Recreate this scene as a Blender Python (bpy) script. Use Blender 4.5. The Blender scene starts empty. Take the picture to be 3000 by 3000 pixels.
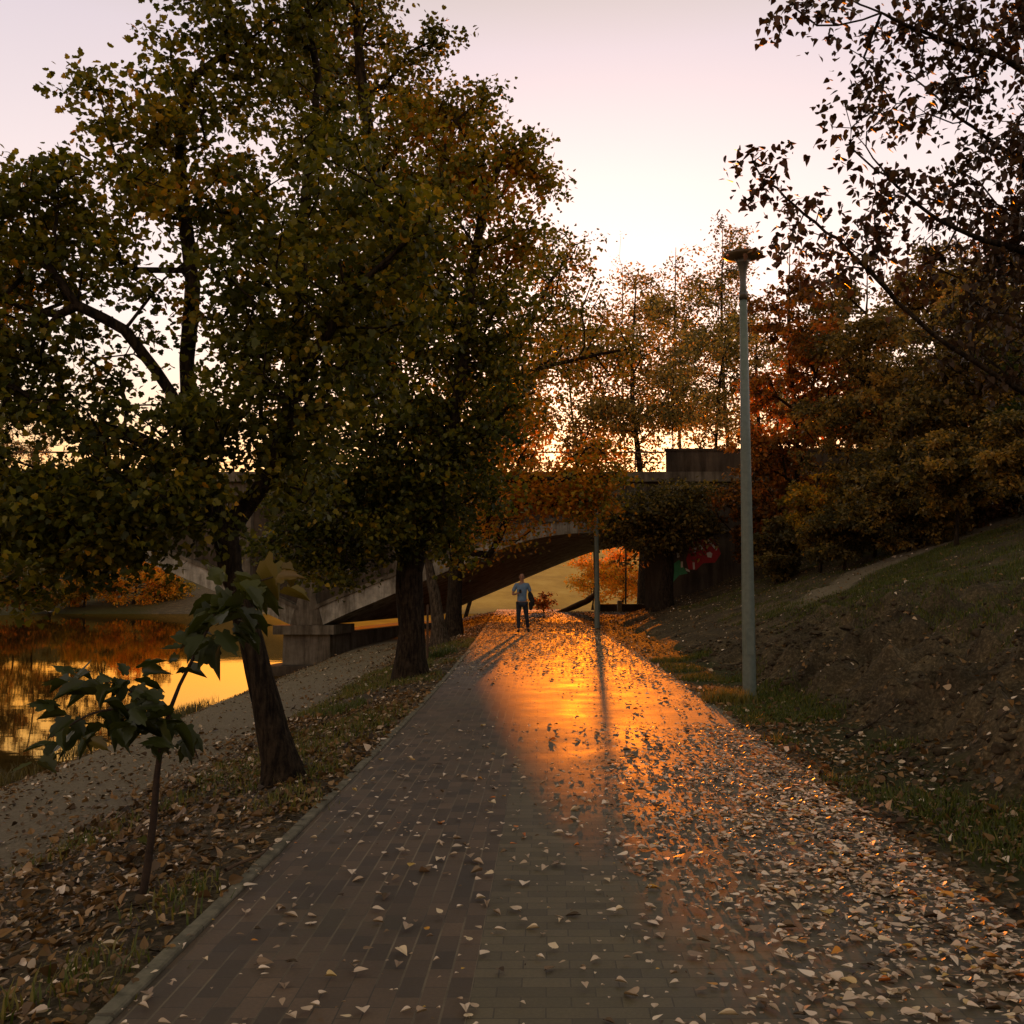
import bpy, bmesh, math, random
import numpy as np
from mathutils import Vector, Matrix
RNG = np.random.default_rng(7)
random.seed(7)
S = bpy.context.scene
COL = S.collection
R = math.radians
# ---------------------------------------------------------------- camera
EYE = 1.65
F = 3000.0
PITCH = math.atan(205.0 / F)
cam = bpy.data.cameras.new('camera')
cam.sensor_width = 36; cam.sensor_fit = 'HORIZONTAL'; cam.lens = 36.0 * F / 3000.0
cam.clip_start = 0.1; cam.clip_end = 4000
cam_o = bpy.data.objects.new('camera', cam); COL.objects.link(cam_o)
cam_o.location = (0, 0, EYE); cam_o.rotation_euler = (R(90) + PITCH, 0, 0)
S.camera = cam_o
# ---------------------------------------------------------------- world and sun
SUN_EL, SUN_AZ = R(4.0), R(4.5)
w = bpy.data.worlds.new('World'); S.world = w; w.use_nodes = True
nt = w.node_tree; nt.nodes.clear()
out = nt.nodes.new('ShaderNodeOutputWorld')
sky = nt.nodes.new('ShaderNodeTexSky'); sky.sky_type = 'NISHITA'; sky.sun_disc = False
sky.sun_elevation = SUN_EL; sky.sun_rotation = SUN_AZ; sky.air_density = 1.0; sky.dust_density = 1.5
bg1 = nt.nodes.new('ShaderNodeBackground'); bg1.inputs['Strength'].default_value = 0.05
warm = nt.nodes.new('ShaderNodeMix'); warm.data_type = 'RGBA'; warm.blend_type = 'MULTIPLY'; warm.inputs[0].default_value = 1
warm.inputs[7].default_value = (1.0, 0.74, 0.70, 1)
nt.links.new(sky.outputs[0], warm.inputs[6]); nt.links.new(warm.outputs[2], bg1.inputs[0])
tc = nt.nodes.new('ShaderNodeTexCoord'); sx = nt.nodes.new('ShaderNodeSeparateXYZ')
nt.links.new(tc.outputs['Generated'], sx.inputs[0])
rp = nt.nodes.new('ShaderNodeValToRGB'); nt.links.new(sx.outputs['Z'], rp.inputs[0])
els = [(0.0, (1.5, .62, .15)), (.09, (1.55, .78, .22)), (.14, (1.22, .80, .45)), (.18, (1.05, .84, .68)), (.25, (1.0, .87, .84)), (.36, (.94, .80, .80)), (.47, (.79, .68, .73)), (.56, (.56, .49, .40)), (.75, (.42, .36, .21)), (1.0, (.38, .32, .18))]
els = [(p_, tuple(v_ * .55 for v_ in c_)) for p_, c_ in els]
e = rp.color_ramp.elements
e[0].position, e[0].color = els[0][0], (*els[0][1], 1)
e[1].position, e[1].color = els[-1][0], (*els[-1][1], 1)
for p_, c_ in els[1:-1]:
    n_ = e.new(p_); n_.color = (*c_, 1)
bg2 = nt.nodes.new('ShaderNodeBackground'); bg2.inputs['Strength'].default_value = 0.82 / .55
nt.links.new(rp.outputs[0], bg2.inputs[0])
add = nt.nodes.new('ShaderNodeAddShader')
nt.links.new(bg1.outputs[0], add.inputs[0]); nt.links.new(bg2.outputs[0], add.inputs[1])
# wide brightening of the sky round the low sun
vd = nt.nodes.new('ShaderNodeVectorMath'); vd.operation = 'DOT_PRODUCT'; nt.links.new(tc.outputs['Generated'], vd.inputs[0])
vd.inputs[1].default_value = (math.sin(SUN_AZ) * math.cos(SUN_EL), math.cos(SUN_AZ) * math.cos(SUN_EL), math.sin(SUN_EL))
mm = nt.nodes.new('ShaderNodeMath'); mm.operation = 'MAXIMUM'; nt.links.new(vd.outputs['Value'], mm.inputs[0]); mm.inputs[1].default_value = 0
pw = nt.nodes.new('ShaderNodeMath'); pw.operation = 'POWER'; nt.links.new(mm.outputs[0], pw.inputs[0]); pw.inputs[1].default_value = 28
sc_ = nt.nodes.new('ShaderNodeMath'); sc_.operation = 'MULTIPLY'; nt.links.new(pw.outputs[0], sc_.inputs[0]); sc_.inputs[1].default_value = .60
bg3 = nt.nodes.new('ShaderNodeBackground'); bg3.inputs['Color'].default_value = (1.0, .62, .48, 1); nt.links.new(sc_.outputs[0], bg3.inputs['Strength'])
add2 = nt.nodes.new('ShaderNodeAddShader'); nt.links.new(add.outputs[0], add2.inputs[0]); nt.links.new(bg3.outputs[0], add2.inputs[1])
nt.links.new(add2.outputs[0], out.inputs['Surface'])
sl = bpy.data.lights.new('sun', 'SUN'); sl.energy = 5.0; sl.angle = R(0.5); sl.color = (1.0, 0.21, 0.002)
so = bpy.data.objects.new('sun', sl); COL.objects.link(so); so.location = (0, 0, 60)
sdir = Vector((math.sin(SUN_AZ) * math.cos(SUN_EL), math.cos(SUN_AZ) * math.cos(SUN_EL), math.sin(SUN_EL)))
so.rotation_euler = (-sdir).to_track_quat('-Z', 'Y').to_euler()
S.view_settings.view_transform = 'Standard'; S.view_settings.look = 'None'
S.view_settings.gamma = 1.0; S.view_settings.exposure = 0.15
S.cycles.max_bounces = 6; S.cycles.transparent_max_bounces = 8; S.cycles.sample_clamp_indirect = 4.0
S.cycles.use_denoising = True

# ---------------------------------------------------------------- helpers
cp, sp_ = math.cos(PITCH), math.sin(PITCH)
def P(px, py, d):
    """point of the place seen at photo pixel (px, py) at forward distance d"""
    u = (px - 1500) / F; v = (1500 - py) / F
    y = cp - sp_ * v; z = sp_ + cp * v
    return np.array([u * d / y, d, EYE + z * d / y])

def tag(o, label=None, cat=None, group=None, kind=None):
    if label: o['label'] = label
    if cat: o['category'] = cat
    if group: o['group'] = group
    if kind: o['kind'] = kind
    return o
def empty(name, loc, label, cat, group=None):
    o = bpy.data.objects.new(name, None); COL.objects.link(o); o.location = loc
    o.empty_display_size = .3
    return tag(o, label, cat, group)
def link(name, me, mat, parent=None):
    o = bpy.data.objects.new(name, me); COL.objects.link(o)
    if mat is not None:
        for m in (mat if isinstance(mat, (list, tuple)) else [mat]): me.materials.append(m)
    if parent is not None:
        o.parent = parent
        o.matrix_parent_inverse = Matrix.Translation(-Vector(parent.location)) if parent.type == 'EMPTY' else Matrix.Identity(4)
    return o
def np_mesh(name, V, faces_k, F_idx, smooth=False, attr=None):
    """V (n,3); F_idx (m,k) all faces k-gons"""
    me = bpy.data.meshes.new(name)
    V = np.asarray(V, dtype=np.float32); F_idx = np.asarray(F_idx, dtype=np.int32)
    me.vertices.add(len(V)); me.vertices.foreach_set('co', V.ravel())
    m, k = F_idx.shape
    me.loops.add(m * k); me.loops.foreach_set('vertex_index', F_idx.ravel())
    me.polygons.add(m)
    me.polygons.foreach_set('loop_start', np.arange(0, m * k, k, dtype=np.int32))
    me.polygons.foreach_set('loop_total', np.full(m, k, dtype=np.int32))
    if smooth: me.polygons.foreach_set('use_smooth', np.ones(m, dtype=bool))
    if attr:
        for an, av in attr.items():
            if av.ndim == 1:
                a = me.attributes.new(an, 'FLOAT', 'POINT'); a.data.foreach_set('value', av.astype(np.float32))
            else:
                a = me.attributes.new(an, 'FLOAT_COLOR', 'POINT'); a.data.foreach_set('color', av.astype(np.float32).ravel())
    me.update(calc_edges=True); me.validate()
    return me
def bm_obj(name, bm, mat, parent=None, smooth=False):
    me = bpy.data.meshes.new(name); bmesh.ops.recalc_face_normals(bm, faces=bm.faces[:])
    if smooth:
        for f in bm.faces: f.smooth = True
    bm.to_mesh(me); bm.free()
    return link(name, me, mat, parent)
def add_prism(bm, prof, front, back):
    """prof list of (x,z); front(x,z)->3d, back(x,z)->3d"""
    a = [bm.verts.new(front(x, z)) for x, z in prof]; b = [bm.verts.new(back(x, z)) for x, z in prof]
    n = len(prof)
    bm.faces.new(a); bm.faces.new(b[::-1])
    for i in range(n): bm.faces.new((a[i], b[i], b[(i + 1) % n], a[(i + 1) % n]))
def add_box(bm, x0, x1, y0, y1, z0, z1, M=None):
    vs = [bm.verts.new((x, y, z)) for z in (z0, z1) for x, y in ((x0, y0), (x1, y0), (x1, y1), (x0, y1))]
    for f in ((0, 3, 2, 1), (4, 5, 6, 7), (0, 1, 5, 4), (1, 2, 6, 5), (2, 3, 7, 6), (3, 0, 4, 7)): bm.faces.new([vs[i] for i in f])
    if M is not None: bmesh.ops.transform(bm, matrix=M, verts=vs)
    return vs
def add_lathe(bm, prof, n=24, c=(0, 0, 0), M=None):
    rings = []
    vs = []
    for r, z in prof:
        ring = [bm.verts.new((c[0] + r * math.cos(2 * math.pi * i / n), c[1] + r * math.sin(2 * math.pi * i / n), c[2] + z)) for i in range(n)]
        rings.append(ring); vs += ring
    for a, b in zip(rings, rings[1:]):
        for i in range(n): bm.faces.new((a[i], a[(i + 1) % n], b[(i + 1) % n], b[i]))
    bm.faces.new(rings[0][::-1]); bm.faces.new(rings[-1])
    if M is not None: bmesh.ops.transform(bm, matrix=M, verts=vs)
def tubes(chains, sides=7, bump=0.0):
    """chains: list of (pts (n,3), radii (n)) -> V, F quads"""
    VV, FF = [], []; off = 0
    ang = np.linspace(0, 2 * np.pi, sides, endpoint=False)
    for pts, rad in chains:
        pts = np.asarray(pts, float); rad = np.asarray(rad, float)
        n = len(pts)
        if n < 2: continue
        t = np.gradient(pts, axis=0); t /= np.linalg.norm(t, axis=1)[:, None] + 1e-9
        ref = np.array([.13, .97, .21]) if abs(t[:, 2]).mean() > .5 else np.array([.1, .05, 1.])
        u = np.cross(t, ref); u /= np.linalg.norm(u, axis=1)[:, None] + 1e-9
        v = np.cross(t, u)
        r = rad[:, None] * (1 + (RNG.normal(0, bump, (n, sides)) if bump else 0))
        ring = pts[:, None, :] + r[:, :, None] * (np.cos(ang)[None, :, None] * u[:, None, :] + np.sin(ang)[None, :, None] * v[:, None, :])
        VV.append(ring.reshape(-1, 3))
        i = np.arange(n - 1)[:, None] * sides; j = np.arange(sides)[None, :]; j2 = (j + 1) % sides
        q = np.stack([i + j, i + j2, i + sides + j2, i + sides + j], -1).reshape(-1, 4) + off
        FF.append(q); off += n * sides
    return np.concatenate(VV), np.concatenate(FF)
def smooth_poly(pts, n):
    """Catmull-Rom through pts (k,dim)"""
    pts = np.asarray(pts, float); k = len(pts)
    ext = np.vstack([2 * pts[0] - pts[1], pts, 2 * pts[-1] - pts[-2]])
    res = []
    for s in np.linspace(0, k - 1, n):
        i = min(int(s), k - 2); t = s - i
        a, b, c, d = ext[i], ext[i + 1], ext[i + 2], ext[i + 3]
        res.append(.5 * (2 * b + (c - a) * t + (2 * a - 5 * b + 4 * c - d) * t * t + (-a + 3 * b - 3 * c + d) * t ** 3))
    return np.array(res)
LAT = RNG.random((256, 256))
def vnoise(x, y):
    x = np.asarray(x, float); y = np.asarray(y, float)
    xi = np.floor(x).astype(int); yi = np.floor(y).astype(int)
    fx = x - xi; fy = y - yi; fx = fx * fx * (3 - 2 * fx); fy = fy * fy * (3 - 2 * fy)
    g = lambda a, b: LAT[a & 255, b & 255]
    return (g(xi, yi) * (1 - fx) + g(xi + 1, yi) * fx) * (1 - fy) + (g(xi, yi + 1) * (1 - fx) + g(xi + 1, yi + 1) * fx) * fy
def fbm(x, y, o=4):
    s = 0; a = .5
    for k in range(o): s = s + a * (vnoise(x * 2 ** k + 17 * k, y * 2 ** k + 31 * k) - .5); a *= .5
    return s
sstep = lambda a, b, x: (lambda t: t * t * (3 - 2 * t))(np.clip((x - a) / (b - a), 0, 1))

# ---------------------------------------------------------------- materials
def mat(name):
    m = bpy.data.materials.new(name); m.use_nodes = True
    n = m.node_tree.nodes; b = n['Principled BSDF']
    return m, m.node_tree, b
def ramp(nt, fac, stops):
    r = nt.nodes.new('ShaderNodeValToRGB'); e = r.color_ramp.elements
    e[0].position = stops[0][0]; e[0].color = (*stops[0][1], 1); e[1].position = stops[-1][0]; e[1].color = (*stops[-1][1], 1)
    for p, c in stops[1:-1]:
        x = e.new(p); x.color = (*c, 1)
    nt.links.new(fac, r.inputs[0]); return r
def noise(nt, scale, detail=4, rough=.6, co=None):
    n = nt.nodes.new('ShaderNodeTexNoise'); n.inputs['Scale'].default_value = scale; n.inputs['Detail'].default_value = detail; n.inputs['Roughness'].default_value = rough
    if co is None:
        t = nt.nodes.new('ShaderNodeTexCoord'); co = t.outputs['Object']
    nt.links.new(co, n.inputs['Vector']); return n
def bump(nt, b, h, strength=.4, dist=.02, prev=None):
    n = nt.nodes.new('ShaderNodeBump'); n.inputs['Strength'].default_value = strength; n.inputs['Distance'].default_value = dist
    nt.links.new(h, n.inputs['Height'])
    if prev: nt.links.new(prev.outputs[0], n.inputs['Normal'])
    nt.links.new(n.outputs[0], b.inputs['Normal']); return n
def mixc(nt, f, a, b, mode='MIX'):
    m = nt.nodes.new('ShaderNodeMix'); m.data_type = 'RGBA'; m.blend_type = mode
    for sock, v in ((m.inputs[0], f), (m.inputs[6], a), (m.inputs[7], b)):
        if isinstance(v, (int, float)): sock.default_value = v
        elif isinstance(v, tuple): sock.default_value = (*v, 1)
        else: nt.links.new(v, sock)
    return m.outputs[2]
def noisy(name, c1, c2, scale=6, rough=.85, bs=.4, bd=.02, detail=5, spec=.3, streak=False):
    m, nt, b = mat(name)
    n = noise(nt, scale, detail, .65); r = ramp(nt, n.outputs[0], [(.3, c1), (.7, c2)])
    nt.links.new(r.outputs[0], b.inputs['Base Color']); b.inputs['Roughness'].default_value = rough
    b.inputs['Specular IOR Level'].default_value = spec
    n2 = noise(nt, scale * 5, 4, .6); bump(nt, b, n2.outputs[0], bs, bd)
    if name.startswith('bark'):   # furrows run up the trunk
        t = nt.nodes.new('ShaderNodeTexCoord'); mp = nt.nodes.new('ShaderNodeMapping'); mp.inputs['Scale'].default_value = (16, 16, 2.6)
        nt.links.new(t.outputs['Object'], mp.inputs[0]); n3 = noise(nt, 1.6, 6, .65, mp.outputs[0]); bump(nt, b, n3.outputs[0], 1.0, .06)
        nt.links.new(mixc(nt, 1.0, r.outputs[0], ramp(nt, n3.outputs[0], [(.38, (.35, .35, .35)), (.6, (1.5, 1.45, 1.35))]).outputs[0], 'MULTIPLY'), b.inputs['Base Color'])
    if streak:   # rain streaks running down the face
        t = nt.nodes.new('ShaderNodeTexCoord'); mp = nt.nodes.new('ShaderNodeMapping'); mp.inputs['Scale'].default_value = (2.2, 2.2, .28)
        nt.links.new(t.outputs['Object'], mp.inputs[0]); n3 = noise(nt, 1.4, 7, .7, mp.outputs[0])
        r3 = ramp(nt, n3.outputs[0], [(.36, (.38, .34, .28)), (.56, (1, 1, 1)), (.72, (1.25, 1.22, 1.15))])
        nt.links.new(mixc(nt, 1.0, r.outputs[0], r3.outputs[0], 'MULTIPLY'), b.inputs['Base Color'])
    return m
def leaf_mat(name, stops, trans=.45, rough=.45, spec=.25, tboost=1.6):
    m = bpy.data.materials.new(name); m.use_nodes = True; nt = m.node_tree; nt.nodes.clear()
    o = nt.nodes.new('ShaderNodeOutputMaterial')
    a = nt.nodes.new('ShaderNodeAttribute'); a.attribute_name = 'tint'
    r = ramp(nt, a.outputs['Fac'], stops)
    d = nt.nodes.new('ShaderNodeBsdfPrincipled'); d.inputs['Roughness'].default_value = rough; d.inputs['Specular IOR Level'].default_value = spec
    nt.links.new(r.outputs[0], d.inputs['Base Color'])
    t = nt.nodes.new('ShaderNodeBsdfTranslucent')
    tb = mixc(nt, 1.0, r.outputs[0], (tboost, tboost * .95, tboost * .5), 'MULTIPLY')
    nt.links.new(tb, t.inputs['Color'])
    mx = nt.nodes.new('ShaderNodeMixShader'); mx.inputs[0].default_value = trans
    nt.links.new(d.outputs[0], mx.inputs[1]); nt.links.new(t.outputs[0], mx.inputs[2]); nt.links.new(mx.outputs[0], o.inputs['Surface'])
    return m
M = {}
M['bark'] = noisy('bark', (.010, .007, .005), (.040, .029, .019), 9, .95, .9, .03, 6, .1)
M['bark_grey'] = noisy('bark_grey', (.03, .022, .016), (.09, .07, .05), 9, .95, .8, .03, 6, .1)
M['stem'] = noisy('stem_bark', (.016, .010, .007), (.045, .028, .018), 20, .8, .4, .01, 4, .2)
M['maple'] = leaf_mat('maple_leaves', [(0, (.022, .028, .005)), (.35, (.070, .074, .009)), (.6, (.165, .140, .012)), (.8, (.34, .21, .013)), (1, (.46, .17, .01))])
M['linden'] = leaf_mat('linden_leaves', [(0, (.016, .026, .006)), (.5, (.04, .05, .008)), (.8, (.12, .10, .012)), (1, (.26, .13, .012))])
M['poplar'] = leaf_mat('poplar_leaves', [(0, (.026, .015, .009)), (.6, (.055, .030, .016)), (.85, (.07, .042, .018)), (1, (.10, .060, .02))], .22, tboost=1.2)
M['gold'] = leaf_mat('golden_leaves', [(0, (.05, .048, .018)), (.4, (.15, .125, .045)), (.8, (.40, .29, .10)), (1, (.55, .32, .07))], .55, tboost=1.3)
M['rust'] = leaf_mat('rust_leaves', [(0, (.07, .038, .012)), (.5, (.20, .085, .016)), (.8, (.38, .14, .016)), (1, (.5, .14, .012))])
M['olive'] = leaf_mat('olive_leaves', [(0, (.045, .038, .013)), (.4, (.13, .095, .030)), (.75, (.25, .165, .045)), (1, (.38, .21, .04))])
M['yellow'] = leaf_mat('yellow_leaves', [(0, (.12, .085, .012)), (.5, (.38, .22, .018)), (1, (.72, .27, .018))], .5)
M['sapling'] = leaf_mat('sapling_leaves', [(0, (.022, .030, .006)), (.5, (.046, .054, .010)), (.85, (.075, .078, .014)), (1, (.13, .08, .012))], .3, .4, .4)
M['litter'] = leaf_mat('fallen_leaves', [(0, (.05, .028, .014)), (.25, (.18, .11, .06)), (.45, (.48, .35, .25)), (.85, (.82, .68, .56)), (.93, (.50, .32, .05)), (1, (.60, .13, .01))], .15, .5, .5, 1.0)  # pale pink stops carry sky sheen painted into the leaf colour
M['litter_brown'] = leaf_mat('brown_litter', [(0, (.03, .018, .008)), (.4, (.13, .070, .022)), (.68, (.26, .14, .045)), (.85, (.56, .43, .30)), (1, (.80, .66, .54))], .15, .55, .4, 1.0)
M['grass'] = leaf_mat('grass_blades', [(0, (.025, .038, .006)), (.6, (.065, .085, .014)), (1, (.16, .13, .03))], .35, .5, .3)
M['reed'] = leaf_mat('reed_blades', [(0, (.05, .04, .015)), (.6, (.12, .10, .04)), (1, (.22, .18, .08))], .35, .5, .3)
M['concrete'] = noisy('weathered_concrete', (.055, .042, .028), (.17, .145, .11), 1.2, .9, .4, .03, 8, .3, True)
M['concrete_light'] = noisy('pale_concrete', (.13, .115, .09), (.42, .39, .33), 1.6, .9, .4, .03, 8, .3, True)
M['concrete_dark'] = noisy('dark_concrete', (.03, .022, .015), (.085, .062, .042), .8, .9, .4, .03, 8, .3, True)  # darker brown concrete for spandrels, parapet, footing and abutment
M['kerb'] = noisy('kerb_concrete', (.06, .055, .038), (.18, .16, .115), 9, .9, .4, .005)
M['pole'] = noisy('painted_pole', (.075, .10, .085), (.12, .15, .13), 14, .45, .15, .004, 4, .5)
M['lamp_dark'] = noisy('dark_lamp_metal', (.03, .025, .018), (.06, .05, .035), 12, .4, .1, .002, 4, .5)
M['shade'] = noisy('lamp_shade_underside', (.12, .085, .05), (.18, .13, .08), 10, .35, .05, .002, 4, .5)
M['rail'] = noisy('rusty_rail', (.06, .03, .02), (.12, .06, .03), 8, .7, .2, .005)
M['wood'] = noisy('old_wood', (.05, .03, .018), (.11, .065, .035), 5, .9, .7, .03)
M['skin'] = noisy('skin', (.26, .13, .08), (.32, .17, .11), 12, .6, .05, .002)
M['shirt'] = noisy('blue_shirt', (.10, .17, .27), (.17, .26, .38), 10, .9, .3, .01)
M['jeans'] = noisy('dark_jeans', (.012, .016, .025), (.03, .035, .05), 20, .9, .3, .005)
M['black'] = noisy('black_cloth', (.008, .008, .009), (.02, .018, .018), 14, .85, .3, .01)
M['hair'] = noisy('short_hair', (.02, .014, .01), (.05, .035, .025), 60, .8, .4, .004)
M['red_paint'] = noisy('red_spray_paint', (.22, .008, .010), (.34, .02, .02), 5, .7, .1, .004)
M['white_paint'] = noisy('white_spray_paint', (.40, .36, .32), (.6, .55, .5), 5, .7, .1, .004)
M['green_paint'] = noisy('green_spray_paint', (.03, .16, .07), (.06, .26, .12), 5, .7, .1, .004)
m, t_, b_ = mat('painted_glint'); b_.inputs['Base Color'].default_value = (.9, .2, .05, 1); b_.inputs['Roughness'].default_value = .08; b_.inputs['Coat Weight'].default_value = 1  # orange glint given as a plain base colour
M['glint'] = m

M['clod'] = noisy('dug_earth', (.022, .016, .009), (.095, .072, .046), 7, .95, .8, .02, 6, .1)
# ground: soil, track, grass and glow-tinted dry grass by masks stored on the mesh
m, nt, b = mat('ground'); M['ground'] = m
at = nt.nodes.new('ShaderNodeAttribute'); at.attribute_name = 'cover'
sp = nt.nodes.new('ShaderNodeSeparateColor'); nt.links.new(at.outputs['Color'], sp.inputs[0])
n1 = noise(nt, 3.0, 8, .7); n2 = noise(nt, 25, 6, .7)
soil = ramp(nt, n2.outputs[0], [(.3, (.026, .019, .010)), (.52, (.066, .050, .029)), (.72, (.16, .125, .082))])
track = ramp(nt, n2.outputs[0], [(.3, (.09, .072, .046)), (.55, (.17, .14, .095)), (.75, (.26, .215, .155))])
grass = ramp(nt, n1.outputs[0], [(.3, (.018, .022, .006)), (.6, (.042, .042, .012)), (.8, (.085, .062, .026))])
dry = ramp(nt, noise(nt, .25, 8, .65).outputs[0], [(.25, (.38, .20, .04)), (.5, (.56, .31, .06)), (.75, (.68, .42, .10))])  # dry grass, its colour brightened orange for the hazy sun glow
def ed(f):   # ragged mask edge
    a = nt.nodes.new('ShaderNodeMath'); a.operation = 'ADD'; nt.links.new(f, a.inputs[0])
    s = nt.nodes.new('ShaderNodeMath'); s.operation = 'MULTIPLY_ADD'; nt.links.new(n1.outputs[0], s.inputs[0]); s.inputs[1].default_value = 1.6; s.inputs[2].default_value = -.8
    nt.links.new(s.outputs[0], a.inputs[1])
    q = nt.nodes.new('ShaderNodeMapRange'); q.inputs[1].default_value = .3; q.inputs[2].default_value = .7; nt.links.new(a.outputs[0], q.inputs[0]); return q.outputs[0]
pn = noise(nt, 1.6, 7, .72); pr = ramp(nt, pn.outputs[0], [(.32, (.45, .45, .45)), (.5, (1, 1, 1)), (.68, (1.9, 1.8, 1.6))])
c = mixc(nt, ed(sp.outputs[1]), mixc(nt, 1.0, soil.outputs[0], pr.outputs[0], 'MULTIPLY'), grass.outputs[0])
c = mixc(nt, ed(sp.outputs[0]), c, track.outputs[0])
c = mixc(nt, sp.outputs[2], c, dry.outputs[0])
nt.links.new(c, b.inputs['Base Color']); b.inputs['Roughness'].default_value = .95; b.inputs['Specular IOR Level'].default_value = .15
bp = bump(nt, b, n2.outputs[0], .9, .03)

# paving
m, nt, b = mat('paving'); M['paving'] = m
uv = nt.nodes.new('ShaderNodeUVMap'); uv.uv_map = 'UVMap'
sw = nt.nodes.new('ShaderNodeSeparateXYZ'); nt.links.new(uv.outputs[0], sw.inputs[0])
cb = nt.nodes.new('ShaderNodeCombineXYZ'); nt.links.new(sw.outputs[1], cb.inputs[0]); nt.links.new(sw.outputs[0], cb.inputs[1])
def brick(vec, bw, rh, c1, c2, mc, ms):
    k = nt.nodes.new('ShaderNodeTexBrick'); nt.links.new(vec, k.inputs['Vector'])
    k.inputs['Scale'].default_value = 1; k.inputs['Brick Width'].default_value = bw; k.inputs['Row Height'].default_value = rh
    k.inputs['Mortar Size'].default_value = ms; k.inputs['Mortar Smooth'].default_value = .3
    k.inputs['Color1'].default_value = (*c1, 1); k.inputs['Color2'].default_value = (*c2, 1); k.inputs['Mortar'].default_value = (*mc, 1); k.inputs['Bias'].default_value = 0
    return k
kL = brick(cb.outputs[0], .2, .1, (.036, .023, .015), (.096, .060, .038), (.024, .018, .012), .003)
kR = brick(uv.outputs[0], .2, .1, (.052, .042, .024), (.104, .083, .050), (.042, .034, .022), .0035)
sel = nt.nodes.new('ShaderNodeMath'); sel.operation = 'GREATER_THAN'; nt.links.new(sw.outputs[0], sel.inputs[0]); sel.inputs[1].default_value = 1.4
# sand in the joints comes and goes
ns = noise(nt, .9, 4, .6, uv.outputs[0]); nsr = ramp(nt, ns.outputs[0], [(.40, (0, 0, 0)), (.58, (1, 1, 1))])
pp = nt.nodes.new('ShaderNodeMath'); pp.operation = 'PINGPONG'; nt.links.new(sw.outputs[0], pp.inputs[0]); pp.inputs[1].default_value = .05
mrg = nt.nodes.new('ShaderNodeMapRange'); nt.links.new(pp.outputs[0], mrg.inputs[0]); mrg.inputs[1].default_value = .006; mrg.inputs[2].default_value = .003
sm = nt.nodes.new('ShaderNodeMath'); sm.operation = 'MULTIPLY'; nt.links.new(mrg.outputs[0], sm.inputs[0]); nt.links.new(nsr.outputs[0], sm.inputs[1])
jl = mixc(nt, sm.outputs[0], kL.outputs['Color'], (.155, .12, .078))
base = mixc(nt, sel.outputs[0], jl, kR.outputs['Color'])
mo = noise(nt, .55, 9, .75, uv.outputs[0]); mr = ramp(nt, mo.outputs[0], [(.50, (0, 0, 0)), (.66, (1, 1, 1))])
base = mixc(nt, mr.outputs[0], base, mixc(nt, .45, base, (.060, .055, .028)))
st = noise(nt, 1.3, 8, .7, uv.outputs[0]); sr = ramp(nt, st.outputs[0], [(.3, (.62, .62, .60)), (.7, (1.3, 1.27, 1.2))])
base = mixc(nt, 1.0, base, sr.outputs[0], 'MULTIPLY')
fine = noise(nt, 60, 4, .7, uv.outputs[0]); fr = ramp(nt, fine.outputs[0], [(.3, (.8, .8, .8)), (.7, (1.2, 1.2, 1.2))])
base = mixc(nt, 1.0, base, fr.outputs[0], 'MULTIPLY')
nt.links.new(base, b.inputs['Base Color'])
rr = ramp(nt, st.outputs[0], [(.3, (.57,) * 3), (.7, (.80,) * 3)]); nt.links.new(rr.outputs[0], b.inputs['Roughness'])
b.inputs['Specular IOR Level'].default_value = .62
hm = nt.nodes.new('ShaderNodeMix'); hm.data_type = 'FLOAT'; nt.links.new(sel.outputs[0], hm.inputs[0]); nt.links.new(kL.outputs['Fac'], hm.inputs[2]); nt.links.new(kR.outputs['Fac'], hm.inputs[3])
inv = nt.nodes.new('ShaderNodeMath'); inv.operation = 'SUBTRACT'; inv.inputs[0].default_value = 1; nt.links.new(hm.outputs[0], inv.inputs[1])
bp1 = bump(nt, b, inv.outputs[0], .6, .004)
bump(nt, b, fine.outputs[0], .25, .002, bp1)

# water
m, nt, b = mat('water'); M['water'] = m
nt.nodes.remove(b); o_ = [n for n in nt.nodes if n.type == 'OUTPUT_MATERIAL'][0]
gl = nt.nodes.new('ShaderNodeBsdfGlossy'); gl.inputs['Roughness'].default_value = .02; gl.inputs['Color'].default_value = (1.0, .76, .30, 1)  # gold of the reflected sky tinted into the gloss colour
df = nt.nodes.new('ShaderNodeBsdfDiffuse'); df.inputs['Color'].default_value = (.035, .024, .008, 1)
fz = nt.nodes.new('ShaderNodeFresnel'); fz.inputs['IOR'].default_value = 1.8
mx = nt.nodes.new('ShaderNodeMixShader'); nt.links.new(fz.outputs[0], mx.inputs[0]); nt.links.new(df.outputs[0], mx.inputs[1]); nt.links.new(gl.outputs[0], mx.inputs[2]); nt.links.new(mx.outputs[0], o_.inputs['Surface'])
nn = noise(nt, 1.0, 3, .5); mp = nt.nodes.new('ShaderNodeMapping'); mp.inputs['Scale'].default_value = (.5, 2.2, 1)
tc_ = nt.nodes.new('ShaderNodeTexCoord'); nt.links.new(tc_.outputs['Object'], mp.inputs[0]); nt.links.new(mp.outputs[0], nn.inputs['Vector'])
bb = nt.nodes.new('ShaderNodeBump'); bb.inputs['Strength'].default_value = .022; bb.inputs['Distance'].default_value = .05
nt.links.new(nn.outputs[0], bb.inputs['Height']); nt.links.new(bb.outputs[0], gl.inputs['Normal'])

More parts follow.
